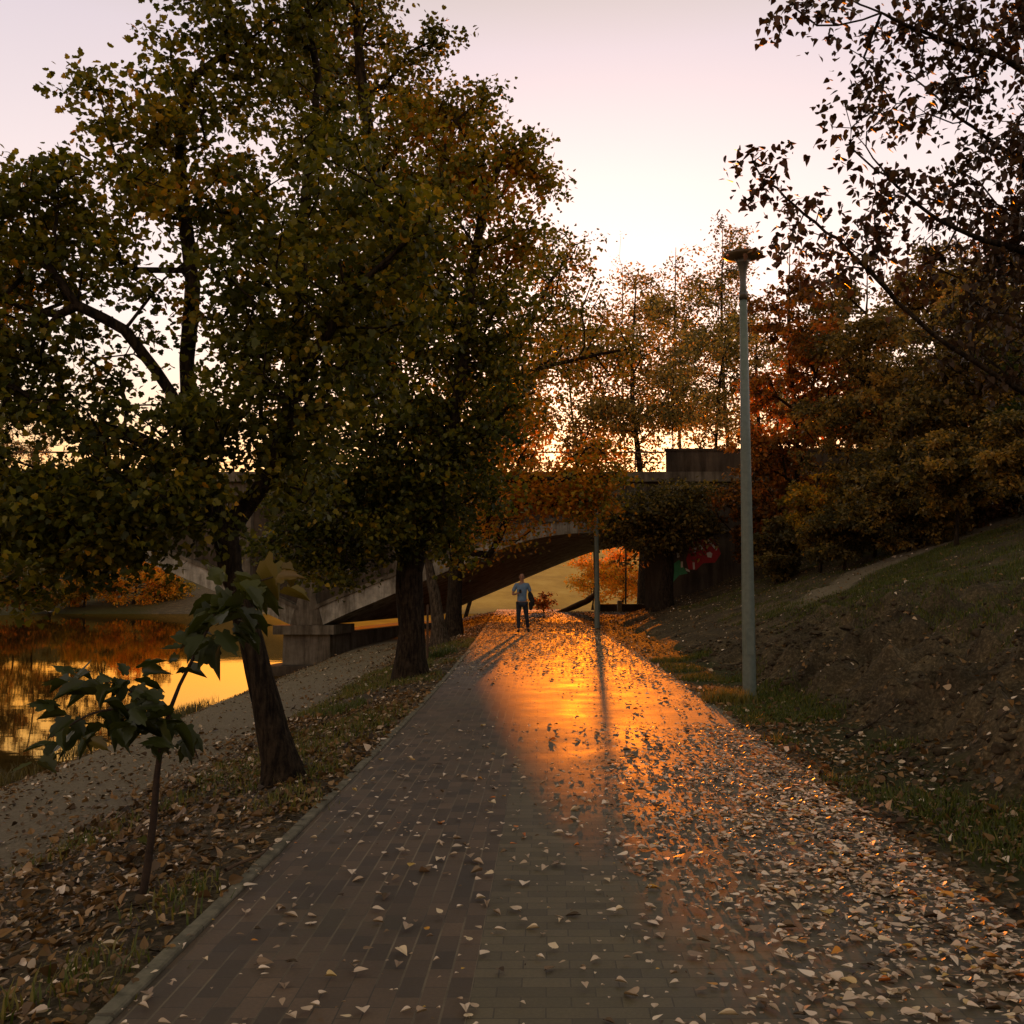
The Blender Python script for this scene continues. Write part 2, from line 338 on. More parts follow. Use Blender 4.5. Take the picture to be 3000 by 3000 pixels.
# ---------------------------------------------------------------- terrain
WZ = -2.0
def cx(d): return .24 + .042 * (18 * np.tanh(np.asarray(d, float) / 18 / 1.05) * 1.0)   # path centre line
def xl(d): return cx(d) - 1.97
def xr(d): return cx(d) + 2.0
def hgt(X, d, rough=True):
    X = np.asarray(X, float); d = np.asarray(d, float)
    L = xl(d); t = L - X
    left = np.interp(t, [0, .25, .7, 2.2, 4.2, 5.6, 8.0, 11, 16], [-.01, -.03, -.13, -.50, -.80, -1.15, -2.05, -2.8, -3.4])
    s = X - xr(d)
    right = np.interp(s, [0, .5, 1.0, 1.6, 2.6, 18, 21, 60], [-.01, .0, .05, .30, .62, 6.0, 6.6, 7.2])
    right = right * (1 - sstep(41.5, 46, d) * sstep(6.0, 5.3, X - (d - 41) * .27))
    near = np.where(t > 0, left, np.where(s > 0, right, -.05))
    # land beyond the bridge falls to the water, except the embankment on the right
    emb = sstep(6, 12, X - (d - 41) * .27)
    drop = sstep(57, 68, d) * (1 - emb)
    near = near * (1 - drop) + (-3.2) * drop
    near = np.where(d > 75, near * (1 - .0) , near)
    s1 = -50 - X; s2 = d - 112
    fr = np.maximum(s1, s2)
    far = np.clip(-2.9 + fr * .16, -3.4, 9.0)
    far = np.where(s1 > s2, np.clip(-2.6 + fr * .10, -3.4, 5.0), far)
    wf = sstep(-8, 0, fr)
    left_or_free = (t > 6) | (d > 66)
    z = np.where(left_or_free & (fr > -8), np.maximum(near, -3.2) * (1 - wf) + far * wf, near)
    z = np.where((X > 8) & (d > 66), np.maximum(z, near), z)
    if rough:
        k = sstep(.5, 1.6, s) * sstep(60, 40, d)
        clod = sstep(.9, 1.6, s) * sstep(6.5, 3.6, s) * sstep(26, 16, d)
        z = z + k * fbm(X * .7, d * .7, 4) * .35 + clod * (fbm(X * 1.9 + 9, d * 1.9, 4) * 1.25 + np.abs(fbm(X * 3 + 9, d * 3, 3)) * .55 + fbm(X * 7 + 9, d * 7, 2) * .16)
        kl = sstep(.15, .8, t) * sstep(100, 60, d)
        z = z + kl * (fbm(X * .8 + 40, d * .5, 4) * .16)
        z = z + sstep(0, 20, fr) * fbm(X * .05, d * .05, 4) * 2.0
    return z
def axis(a, b, c0, fine, grow):
    r = [c0]; s = fine
    while r[-1] < b: r.append(r[-1] + s); s = s * grow
    l = [c0]; s = fine
    while l[-1] > a: l.append(l[-1] - s); s = s * grow
    return np.array(l[:0:-1] + r)
gx = np.unique(np.concatenate([np.arange(-3, 8.5, .085), 8.5 + np.cumsum(.09 * 1.035 ** np.arange(205)), -3 - np.cumsum(.09 * 1.035 ** np.arange(205))]))
gy = np.unique(np.concatenate([np.arange(2.5, 20, .11), 20 + np.cumsum(.12 * 1.03 ** np.arange(205)), 2.5 - np.cumsum(.2 * 1.12 ** np.arange(48))]))
gx = gx[np.abs(gx) < 600]; gy = gy[(gy < 600) & (gy > -120)]
GX, GY = np.meshgrid(gx, gy)
GZ = hgt(GX, GY)
t = xl(GY) - GX; s = GX - xr(GY)
track_m = sstep(1.7, 2.6, t) * sstep(7.6, 5.2, t) * sstep(90, 60, GY)
hx = s - (GY - 12) * .30
trf = lambda X, d: sstep(1.9, .7, np.abs(d - np.interp(X, [5.5, 6.6, 8.9, 11, 14, 20], [21.5, 24, 26.8, 27.6, 28, 29]) - fbm(X * .5, X * 0 + 3, 2) * 1.2)) * sstep(5.5, 7.5, X)
td = np.interp(GX, [5.5, 6.6, 8.9, 11, 14, 20], [21.5, 24, 26.8, 27.6, 28, 29]) + fbm(GX * .5, GX * 0 + 3, 2) * 1.2
trail = sstep(1.7, .5, np.abs(GY - td)) * sstep(5.5, 7.5, GX) * (GX < 24)
grass_m = (sstep(.05, .3, s) * sstep(1.5, .9, s) * .75 + sstep(3.4, 6.0, s) * .42) * sstep(70, 50, GY) + sstep(.9, .3, t) * (t > 0) * .15 + sstep(-38, -46, GX)
fr = np.maximum(-50 - GX, GY - 112)
dry_glow_m = sstep(2, 12, fr)
cov = np.stack([np.clip(np.maximum(track_m, trail * .9), 0, 1), np.clip(grass_m, 0, 1), dry_glow_m * (.05 + .95 * sstep(-36, -22, GX)), np.ones_like(dry_glow_m)], -1)
ny, nx = GX.shape
idx = np.arange(ny * nx).reshape(ny, nx)
q = np.stack([idx[:-1, :-1], idx[:-1, 1:], idx[1:, 1:], idx[1:, :-1]], -1).reshape(-1, 4)
me = np_mesh('ground', np.stack([GX, GY, GZ], -1).reshape(-1, 3), 4, q, True, {'cover': cov.reshape(-1, 4)})
tag(link('ground', me, M['ground']), kind='structure')
print('ground verts', nx * ny, gx.min(), gx.max(), gy.min(), gy.max())

# paved path sheet
def strip(name, offs, d0, d1, n, z, mt, uvs=True):
    ds = np.linspace(d0, d1, n)
    V = []; UV = []
    for d in ds:
        for o in offs:
            V.append((cx(d) + o, d, z)); UV.append((o + 1.97, d))
    k = len(offs); i = np.arange(len(V)).reshape(n, k)
    q = np.stack([i[:-1, :-1], i[:-1, 1:], i[1:, 1:], i[1:, :-1]], -1).reshape(-1, 4)
    me = np_mesh(name, V, 4, q)
    u = me.uv_layers.new(name='UVMap'); UV = np.array(UV, dtype=np.float32)
    u.data.foreach_set('uv', UV[q.ravel()].ravel())
    return tag(link(name, me, mt), kind='structure')
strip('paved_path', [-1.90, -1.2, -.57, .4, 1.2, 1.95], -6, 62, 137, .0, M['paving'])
def kerb(name, side, off, wid, z0, z1):
    bm = bmesh.new(); d = -4.0
    while d < 56:
        a, b2 = d + .006, d + .994
        za = z1 + random.uniform(-.006, .006); zb = za + random.uniform(-.004, .004)
        vs = []
        for dd, zz in ((a, za), (b2, zb)):
            x0 = cx(dd) + off; vs.append([bm.verts.new((x0 + o, dd, h)) for o, h in ((0, z0), (0, zz - .008), (.008, zz), (wid - .008, zz), (wid, zz - .008), (wid, z0))])
        for i in range(6): bm.faces.new((vs[0][i], vs[0][(i + 1) % 6], vs[1][(i + 1) % 6], vs[1][i]))
        bm.faces.new(vs[0]); bm.faces.new(vs[1][::-1]); d += 1.0
    return tag(bm_obj(name, bm, M['kerb']), kind='structure')
kerb('kerb', -1, -1.98, .075, -.2, .018)
kerb('kerb', 1, 1.95, .08, -.2, -.002)
# river
bm = bmesh.new()
for vs in (((-590, -115), (-4, -115), (-4, 590), (-590, 590)), ((-3.999, 58), (300, 58), (300, 590), (-3.999, 590))):
    bm.faces.new([bm.verts.new((x, y, WZ)) for x, y in vs])
tag(bm_obj('river', bm, M['water']), kind='structure')

# ---------------------------------------------------------------- leaves
def tmpl(pts):
    """half outline (x>=0) from base to tip, mirrored; fold along the midrib. returns V(n,3), two faces"""
    h = [(x, y) for x, y in pts]
    mid = [(0, h[0][1]), (0, h[-1][1])]
    right = [(0, h[0][1])] + [p for p in h if p[0] > 0] + [(0, h[-1][1])]
    n = len(right)
    V = [(x, y, abs(x) * .28) for x, y in right] + [(-x, y, abs(x) * .28) for x, y in right[1:-1]]
    f1 = list(range(n)); f2 = [0] + [n + i for i in range(n - 2)] + [n - 1]; f2 = f2[::-1]
    return np.array(V), np.array([f1, f2])
T_MAPLE = tmpl([(0, 0), (.26, -.04), (.40, .14), (.50, .36), (.30, .48), (.32, .70), (.13, .80), (0, 1.0)])
T_BIG = tmpl([(0, .02), (.16, -.10), (.36, -.02), (.33, .12), (.54, .26), (.50, .40), (.33, .44), (.36, .62), (.24, .76), (.12, .78), (0, 1.02)])
T_HEART = tmpl([(0, 0), (.24, -.05), (.42, .16), (.30, .50), (.10, .82), (0, 1.0)])
T_FALL = tmpl([(0, -.28), (.018, -.03), (.20, -.05), (.37, .08), (.40, .26), (.30, .48), (.12, .80), (0, 1.0)])
T_OVAL = tmpl([(0, 0), (.28, .25), (.22, .7), (0, 1.0)])
def leaves(name, C, N, D, size, tint, T, mt, parent=None, curl=0.0, aspect=None):
    """C centres, N normals, D directions in leaf plane, size (n)"""
    V, Fc = T
    n = len(C)
    N = N / (np.linalg.norm(N, axis=1)[:, None] + 1e-9)
    D = D - N * (D * N).sum(1)[:, None]; D /= np.linalg.norm(D, axis=1)[:, None] + 1e-9
    X = np.cross(D, N)
    v = V[None] * size[:, None, None]
    if aspect is not None: v = v * np.stack([aspect, np.ones(n), aspect], -1)[:, None, :]
    zc = v[:, :, 2]
    if np.ndim(curl) or curl: zc = zc * (1 + RNG.normal(0, 1, n)[:, None] * 2 * curl) - curl * size[:, None] * (V[None, :, 1] - .3) ** 2 * RNG.uniform(-.5, 2, n)[:, None]
    W = C[:, None] + v[:, :, 0:1] * X[:, None] + (v[:, :, 1:2]) * D[:, None] + zc[:, :, None] * N[:, None]
    k = len(V)
    Fi = (Fc[None] + (np.arange(n) * k)[:, None, None]).reshape(-1, Fc.shape[1])
    me = np_mesh(name, W.reshape(-1, 3), Fc.shape[1], Fi, False, {'tint': np.repeat(np.clip(tint, 0, 1), k)})
    return link(name, me, mt, parent)
def rdir(n):
    v = RNG.normal(size=(n, 3)); return v / np.linalg.norm(v, axis=1)[:, None]

# ---------------------------------------------------------------- trees
def tree(name, label, cat, base, limbs, blobs, n_cl, per, lsize, T, lm, bark='bark', group=None, trunk_r=.13, cl_r=.38, tint=(.35, .16), hot=None, tip_r=.006, droop=.5, sides=7, seg=.22, holes=None):
    """limbs: list of polylines [(x,y,z,r)...], the first is the trunk from the ground; blobs: (centre3, radii3, weight)"""
    root = empty(name, tuple(base), label, cat, group)
    pos = []; par = []; rmin = []; main = []
    def add(p, a, r=0.): pos.append(np.asarray(p, float)); par.append(a); rmin.append(r); return len(pos) - 1
    for li, L in enumerate(limbs):
        L = np.asarray(L, float)
        ln = np.linalg.norm(np.diff(L[:, :3], axis=0), axis=1).sum()
        Q = smooth_poly(L, max(4, int(ln / seg) + 1))
        if li == 0: a = -1; st = 0
        else:
            A = np.array(pos); a = int(((A - Q[0, :3]) ** 2).sum(1).argmin()); st = 1
        for k in range(st, len(Q)):
            j = RNG.normal(0, .008, 3) if 0 < k else 0
            a = add(Q[k, :3] + j, a, max(Q[k, 3], tip_r))
    # tips
    W = np.array([b[2] for b in blobs], float); W /= W.sum()
    which = RNG.choice(len(blobs), n_cl, p=W)
    u = rdir(n_cl) * (RNG.random(n_cl) ** .42)[:, None]
    Ctr = np.array([b[0] for b in blobs], float)[which]; Rad = np.array([b[1] for b in blobs], float)[which]
    tips = Ctr + u * Rad
    if holes is not None:
        keep = np.ones(len(tips), bool)
        y = tips[:, 1]
        for hx, hy, hr in holes:   # gaps in the crown, given as seen lines of sight through it
            c = np.array([P(hx, hy, dd) for dd in y])
            rad = hr / F * y
            keep &= ((tips - c) ** 2).sum(1) > rad ** 2
        tips = tips[keep]
    A0 = np.array(pos)
    order = np.argsort([((A0 - t) ** 2).sum(1).min() for t in tips])
    cap = len(pos) + 12 * len(tips) + 10
    B = np.zeros((cap, 3)); B[:len(pos)] = A0; cnt = len(pos)
    dep = np.zeros(cap)
    for i in range(1, cnt): dep[i] = dep[par[i]] + np.linalg.norm(B[i] - B[par[i]])
    tipn = []
    minz = A0[0, 2] + (A0[:, 2].max() - A0[0, 2]) * .12
    for ti in order:
        t = tips[ti]
        dv = t - B[:cnt]; dist = np.sqrt((dv ** 2).sum(1))
        cost = dist * (1 + .5 * (dv[:, 2] < 0)) + .12 * dep[:cnt] + 3.0 * (B[:cnt, 2] < minz)
        j = int(cost.argmin()); dj = dist[j]
        ns = max(1, min(11, int(dj / seg)))
        a = j; p0 = B[j].copy()
        pd = B[j] - B[par[j]] if par[j] >= 0 else np.array([0, 0, 1.]); pd = pd / (np.linalg.norm(pd) + 1e-9)
        c1 = p0 + pd * dj * .3 + np.array([0, 0, dj * .10])
        for k in range(1, ns + 1):
            s_ = k / ns
            p = (1 - s_) ** 2 * p0 + 2 * s_ * (1 - s_) * c1 + s_ ** 2 * t + RNG.normal(0, .012, 3) * (k < ns)
            B[cnt] = p; par.append(a); rmin.append(tip_r); dep[cnt] = dep[a] + np.linalg.norm(p - B[a]); a = cnt; cnt += 1
        tipn.append(a)
    B = B[:cnt]; par = np.array(par); rmin = np.array(rmin)
    fl = np.zeros(cnt); fl[tipn] = 1.0
    for i in range(cnt - 1, 0, -1): fl[par[i]] += fl[i]
    rad = np.maximum(tip_r * np.maximum(fl, 1) ** .46, rmin)
    rad = np.minimum(rad, np.maximum(rmin, trunk_r * .55)) if True else rad
    kids = [[] for _ in range(cnt)]
    for i in range(1, cnt): kids[par[i]].append(i)
    chains = []; stack = [(0, -1)]
    while stack:
        s0, pa = stack.pop()
        ch = [pa, s0] if pa >= 0 else [s0]
        c = s0
        while kids[c]:
            ks = sorted(kids[c], key=lambda q: -rad[q] - fl[q] * 1e-5)
            for o in ks[1:]: stack.append((o, c))
            c = ks[0]; ch.append(c)
        rr = rad[ch].copy()
        if pa >= 0: rr[0] = min(rad[ch[1]] * 1.15, rad[pa])
        chains.append((B[ch], rr))
    chains = [(p, r) for p, r in chains if len(p) > 1]
    big = chains[0]
    # flare at the foot
    p, r = big; z0 = p[0, 2]
    r = r * (1 + .75 * np.exp(-(p[:, 2] - z0) / (trunk_r * 1.6)))
    pb = p.copy(); pb[0, 2] -= .15
    V, Q = tubes([(pb, r)], 12, .05)
    link('trunk', np_mesh('trunk', V, 4, Q, True), M[bark], root)
    if len(chains) > 1:
        V, Q = tubes(chains[1:], sides)
        link('branches', np_mesh('branches', V, 4, Q, True), M[bark], root)
    # leaf clusters
    tp = B[tipn]; n = len(tp)
    cnts = np.maximum(4, RNG.poisson(per, n) * RNG.choice([.45, 1, 1.4], n, p=[.2, .5, .3])).astype(int)
    ci = np.repeat(np.arange(n), cnts); m_ = len(ci)
    # four twigs per cluster
    tw = rdir(n * 5).reshape(n, 5, 3); tw[:, :, 2] *= .4
    k = RNG.integers(0, 5, m_); s_ = RNG.random(m_) ** .7
    C = tp[ci] + tw[ci, k] * (s_ * cl_r * RNG.uniform(.7, 1.3, m_))[:, None] + RNG.normal(0, cl_r * .16, (m_, 3))
    C[:, 2] -= droop * s_ * cl_r * .45
    N = rdir(m_) * .9 + np.array([0, 0, .75]); D = rdir(m_) + np.array([0, 0, -droop * 1.6]) + tw[ci, k] * .7
    sz = lsize * RNG.uniform(.6, 1.25, m_)
    tn = tint[0] + RNG.normal(0, tint[1], n)[ci] + RNG.normal(0, tint[1] * 1.35, m_)
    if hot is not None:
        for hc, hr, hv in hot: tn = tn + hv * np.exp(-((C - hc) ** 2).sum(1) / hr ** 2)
    leaves('crown', C, N, D, sz, tn, T, M[lm], root)
    print(name, 'clusters', n, 'leaves', m_)
    return root
def blob(px, py, r, d, dd=None, w=None, ry=None):
    c = P(px, py, d); rr = r / F * d; ryy = (ry or r) / F * d
    return (c, np.array([rr, dd if dd else rr, ryy]), w if w else rr * ryy)
def limb(pts, d):
    """pts (px,py,r_px[,d])"""
    o = []
    for q in pts:
        dd = q[3] if len(q) > 3 else d
        p = P(q[0], q[1], dd); o.append((p[0], p[1], p[2], q[2] / F * dd))
    return o
def foot(px, d, sink=.05):
    X = (px - 1500) / F * d; return np.array([X, d, float(hgt(X, d)) - sink])

# --- near maple on the left, leaning trunk
D1 = 9.3
b1 = P(842, 2285, D1); X1 = b1[0]; zb = float(hgt(X1, D1)); print('tree1 base', b1, zb)
trunk = limb([(842, 2285, 48), (790, 2100, 40), (738, 1880, 36), (690, 1700, 34), (655, 1560, 38)], D1)
trunk[0] = (X1, D1, min(zb, b1[2]) - .03, trunk[0][3])
lead = limb([(655, 1560, 34), (612, 1440, 26), (560, 1300, 20, 9.4), (545, 1120, 17, 9.5), (562, 850, 14, 9.6), (552, 700, 12, 9.6), (530, 480, 9, 9.7), (540, 300, 7, 9.7), (600, 200, 5, 9.7), (680, 150, 3, 9.7)], D1)
l2 = limb([(655, 1555, 36), (730, 1480, 27), (800, 1370, 23, 9.1), (835, 1250, 20, 9.0), (900, 1080, 15, 8.9), (1010, 900, 10, 8.8), (1130, 760, 7, 8.8), (1260, 650, 4, 8.7)], D1)
l3 = limb([(560, 1300, 16, 9.4), (520, 1180, 13, 9.2), (430, 1050, 10, 9.0), (350, 960, 8, 8.8), (230, 900, 5, 8.7)], D1)
l4 = limb([(605, 1420, 14), (500, 1330, 11, 9.6), (350, 1270, 8, 9.8), (180, 1240, 5, 10)], D1)
l5 = limb([(835, 1250, 12, 9.0), (870, 1060, 10, 9.4), (880, 800, 8, 9.8), (900, 500, 6, 10), (930, 250, 4, 10.2), (900, 60, 3, 10.2)], D1)
bl = [blob(560, 560, 230, 9.6, 1.0), blob(420, 330, 170, 9.6, .7), blob(620, 200, 170, 9.7, .7), blob(270, 250, 60, 9.5, .3, .03, 150), blob(480, 110, 60, 9.6, .4, .04), blob(760, 160, 110, 9.8, .6),
      blob(250, 620, 210, 9.3, 1.1), blob(90, 520, 90, 9.2, .5), blob(60, 700, 170, 9.2, 1.0), blob(60, 950, 200, 9.2, 1.1), blob(330, 900, 230, 9.3, 1.1), blob(150, 1200, 210, 9.2, 1.2),
      blob(430, 1250, 220, 9.3, 1.3), blob(150, 1450, 200, 9.0, 1.1), blob(450, 1430, 190, 9.0, 1.0), blob(50, 1600, 120, 8.8, .6), blob(280, 1560, 130, 8.9, .6), blob(440, 1590, 90, 9, .5), blob(80, 1420, 190, 8.7, .9), blob(300, 1440, 180, 8.6, .8), blob(520, 1470, 110, 8.6, .6), blob(60, 1640, 110, 8.6, .6), blob(250, 1620, 90, 8.6, .5),
      blob(700, 900, 220, 9.4, 1.2), blob(760, 620, 210, 9.8, 1.0), blob(700, 1200, 240, 9.3, 1.2), blob(950, 1100, 200, 9.2, 1.1), blob(900, 850, 220, 9.2, 1.1), blob(1130, 900, 170, 9, .8), blob(860, 1350, 150, 9.2, .8),
      blob(1050, 620, 180, 9.2, .9), blob(930, 380, 160, 9.9, .8), blob(1230, 650, 110, 8.8, .5), blob(-200, 900, 300, 9.6, 1.5), blob(-200, 1350, 250, 9.6, 1.4), blob(600, -150, 200, 9.8, .8), blob(880, 120, 130, 10.1, .6), blob(900, -120, 160, 10, .7)]
holes = [(470, 760, 60), (350, 870, 66), (490, 930, 75), (600, 830, 60), (560, 1010, 85), (320, 1000, 66), (640, 700, 50), (680, 1390, 75), (730, 1290, 40), (90, 1290, 80), (240, 1120, 55), (430, 1130, 55), (200, 1330, 45), (460, 1390, 40), (790, 290, 70), (690, 560, 45), (180, 780, 40), (150, 1000, 36), (60, 880, 36), (330, 1180, 40), (700, 420, 36), (820, 560, 36)]
tree('maple_tree', 'big maple with a dark leaning trunk that forks low, nearest on the left', 'tree', (X1, D1, zb), [trunk, lead, l2, l3, l4, l5], bl, 1320, 42, .066, T_MAPLE, 'maple', trunk_r=.13, cl_r=.36,
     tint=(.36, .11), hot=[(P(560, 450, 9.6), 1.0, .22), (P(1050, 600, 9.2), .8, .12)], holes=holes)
# --- second maple with upright trunk
D2 = 19.0
f2 = foot(1207, D2)
trunk = limb([(1207, 1990, 40), (1205, 1850, 37), (1198, 1720, 40), (1205, 1630, 42)], D2); trunk[0] = (f2[0], D2, f2[2], trunk[0][3])
la = limb([(1205, 1640, 40), (1170, 1560, 26), (1140, 1420, 22), (1150, 1200, 18), (1130, 900, 14), (1110, 600, 10), (1060, 250, 6), (1040, -80, 3)], D2)
lb = limb([(1205, 1630, 36), (1240, 1540, 24, 18.6), (1290, 1380, 18, 18.3), (1340, 1180, 14, 18), (1370, 900, 10, 18), (1420, 600, 6, 18), (1480, 450, 3, 18)], D2)
lc = limb([(1180, 1580, 14), (1110, 1520, 12, 18.6), (1020, 1450, 9, 18.2), (900, 1400, 5, 18)], D2)
ld = limb([(1290, 1400, 12, 18.5), (1400, 1290, 9, 18.2), (1500, 1180, 6, 18), (1570, 1150, 3, 18)], D2)
bl = [blob(1010, 60, 160, 19.5, 1.6), blob(1170, 190, 110, 19.5, 1.2), blob(1290, 110, 30, 19, .4, .12), blob(900, 250, 160, 19.6, 1.4), blob(1290, 350, 110, 19, 1.0), blob(1420, 290, 30, 19, .4, .15), blob(1180, 480, 210, 19, 2.0),
      blob(1390, 510, 130, 18.6, 1.4), blob(1520, 450, 60, 18.6, .7, .5), blob(1600, 530, 30, 18.5, .3, .15), blob(1310, 700, 230, 18.6, 2.2), blob(1520, 680, 110, 18.4, 1.0), blob(1050, 750, 230, 19, 2.2),
      blob(1200, 950, 260, 18.8, 2.4), blob(1450, 950, 160, 18.4, 1.6), blob(1300, 1200, 230, 18.6, 2.2), blob(1050, 1200, 240, 19, 2.2), blob(1480, 1150, 110, 18.3, 1.1), blob(1150, 1430, 210, 18.8, 1.9), blob(1360, 1400, 130, 18.4, 1.3),
      blob(950, 1450, 170, 18.8, 1.5), blob(860, 1580, 120, 18.6, 1.0), blob(1020, 1590, 120, 18.6, 1.0), blob(1320, 1560, 90, 18.4, .9), blob(1120, 1560, 90, 18.2, .8), blob(1080, -180, 160, 19.5, 1.4)]
tree('maple_tree', 'tall maple with a thick straight trunk at the path edge, orange leaves up high', 'tree', tuple(f2), [trunk, la, lb, lc, ld], bl, 1600, 44, .090, T_MAPLE, 'maple', trunk_r=.24, cl_r=.55,
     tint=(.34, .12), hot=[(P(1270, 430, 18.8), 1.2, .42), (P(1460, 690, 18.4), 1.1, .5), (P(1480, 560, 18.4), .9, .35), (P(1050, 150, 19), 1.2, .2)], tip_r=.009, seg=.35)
# --- third tree beyond, long crown over the path
D3 = 34.0
f3 = foot(1330, D3)
trunk = limb([(1330, 1845, 22), (1333, 1700, 22), (1345, 1600, 20)], D3); trunk[0] = (f3[0], D3, f3[2], trunk[0][3])
la = limb([(1345, 1600, 18), (1380, 1440, 14), (1400, 1250, 11), (1470, 1130, 9), (1560, 1085, 7), (1700, 1050, 5), (1850, 1020, 3)], D3)
lb = limb([(1380, 1440, 12), (1450, 1250, 9), (1530, 1000, 7), (1600, 850, 5), (1680, 720, 3)], D3)
bl = [blob(1640, 760, 110, 34, 2.6), blob(1700, 900, 90, 34, 2.2), blob(1550, 900, 130, 34, 3), blob(1470, 1100, 150, 34, 3), blob(1620, 1060, 110, 34, 2.5), blob(1790, 1030, 80, 34, 1.8), blob(1420, 1330, 130, 34, 3), blob(1560, 1290, 80, 34, 1.6),
      blob(1480, 1500, 120, 34, 2.4), blob(1620, 1440, 90, 33.6, 1.6), blob(1400, 1560, 80, 33.6, 1.5), blob(1560, 1230, 60, 34, 1.2, .6), blob(1700, 1420, 80, 33, 1.2, 1.6), blob(1760, 1400, 70, 33, 1.2, 1.6), blob(1740, 1480, 50, 33.5, 1.0, .8), blob(1745, 1325, 55, 34, 1.0, 1.2), blob(1450, 1430, 110, 34, 2.4), blob(1560, 1420, 90, 34, 2.4, 2)]
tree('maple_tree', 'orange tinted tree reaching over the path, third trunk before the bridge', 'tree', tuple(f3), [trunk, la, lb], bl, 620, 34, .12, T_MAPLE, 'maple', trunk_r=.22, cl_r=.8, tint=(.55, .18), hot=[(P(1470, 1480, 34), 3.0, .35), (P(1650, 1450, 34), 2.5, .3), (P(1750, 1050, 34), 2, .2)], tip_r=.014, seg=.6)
# leaning stump trunk with a small crown
D4 = 30.5
f4 = foot(1292, D4)
trunk = limb([(1292, 1862, 22), (1275, 1760, 17), (1262, 1690, 14), (1255, 1620, 9)], D4); trunk[0] = (f4[0], D4, f4[2], trunk[0][3])
tree('small_tree', 'thin grey trunk leaning left between the two thicker dark trunks', 'tree', tuple(f4), [trunk], [blob(1250, 1570, 70, D4, 1.0), blob(1290, 1500, 60, D4, 1.0)], 30, 22, .14, T_MAPLE, 'maple', 'bark_grey', trunk_r=.16, cl_r=.5, tint=(.5, .15), tip_r=.012, seg=.4)
bm = bmesh.new(); fx = foot(1254, 24.0)
add_lathe(bm, [(.028, -.1), (.026, 1.35), (.02, 1.37)], 8, (fx[0], 24.0, fx[2]))
tag(bm_obj('tree_stake', bm, M['wood']), 'thin dark stake standing just right of the thick maple trunk', 'stake')

# --- poplar overhanging at the top right
D5 = 9.0
fp = np.array([5.6, 9.0, float(hgt(5.6, 9.0)) - .1])
def tp(x, y, d, r): p = P(x, y, d); return (p[0], p[1], p[2], r)
trunk = [(fp[0], fp[1], fp[2], .17), tp(3330, 1250, 9, .14), tp(3260, 700, 9, .12), tp(3120, 250, 9, .10), tp(3020, 50, 9, .085), tp(2950, -250, 9, .06)]
lms = [[tp(3300, 1330, 9, .018), tp(3050, 1180, 8.7, .014), tp(2742, 986, 8.3, .010), tp(2600, 850, 8.2, .010), tp(2470, 722, 8.1, .008), tp(2340, 610, 8.0, .006), tp(2222, 505, 8, .004)],
       [tp(3270, 800, 9, .06), tp(2990, 737, 8.5, .03), tp(2780, 660, 8.2, .018), tp(2618, 536, 8.1, .010), tp(2510, 400, 8, .004)],
       [tp(3200, 450, 9, .05), tp(2990, 202, 8.5, .03), tp(2800, 130, 8.3, .018), tp(2602, 46, 8.2, .010), tp(2450, -20, 8.2, .004)],
       [tp(2602, 46, 8.2, .008), tp(2420, 75, 8.0, .006), tp(2330, 25, 8.0, .003)],
       [tp(3230, 600, 9, .05), tp(3000, 480, 9.4, .025), tp(2800, 330, 9.4, .012), tp(2650, 200, 9.4, .006)]]
bl = [blob(2930, 60, 140, 8.6, .8), blob(2960, 260, 130, 8.6, .9), blob(2700, 60, 110, 8.4, .6), blob(2560, 90, 70, 8.3, .4), blob(2480, 20, 70, 8.2, .3), blob(2340, 10, 45, 8.1, .2, .03), blob(2780, 220, 110, 8.8, .7), blob(2560, 190, 60, 8.4, .35, .03),
      blob(2540, 330, 90, 8.4, .4, .05), blob(2470, 400, 45, 8.3, .2, .03), blob(2700, 330, 90, 8.8, .6, .06), blob(2230, 450, 42, 8.1, .15, .035), blob(2250, 540, 45, 8.0, .15, .03), blob(2360, 620, 50, 8.1, .25, .035), blob(2310, 690, 40, 8.1, .2, .02), blob(2460, 740, 70, 8.2, .3, .05),
      blob(2600, 560, 75, 8.4, .4, .06), blob(2580, 690, 80, 8.3, .4, .06), blob(2740, 620, 90, 8.6, .6, .07), blob(2900, 520, 150, 8.8, .9), blob(2940, 750, 130, 8.8, .9), blob(2760, 760, 80, 8.5, .5, .06), blob(2800, 480, 90, 8.8, .6, .05), blob(3150, 300, 200, 9, 1.2), blob(3200, 800, 200, 9, 1.2), blob(2900, 900, 120, 8.8, .9, .1), blob(2960, 1050, 110, 8.8, .9, .1), blob(2800, 960, 90, 8.6, .7, .06), blob(3000, 640, 100, 9, .8, .1), blob(3050, 0, 140, 9, 1), blob(2960, -260, 150, 9, .8, .25), blob(3250, 100, 220, 9.4, 1.0, .3)]
tree('poplar_tree', 'near tree at the right edge, dark brown heart shaped leaves hanging against the sky', 'tree', tuple(fp), [trunk] + lms, bl, 480, 19, .068, T_HEART, 'poplar', trunk_r=.17, cl_r=.30, tint=(.45, .2), tip_r=.0035, droop=1.0, seg=.16)

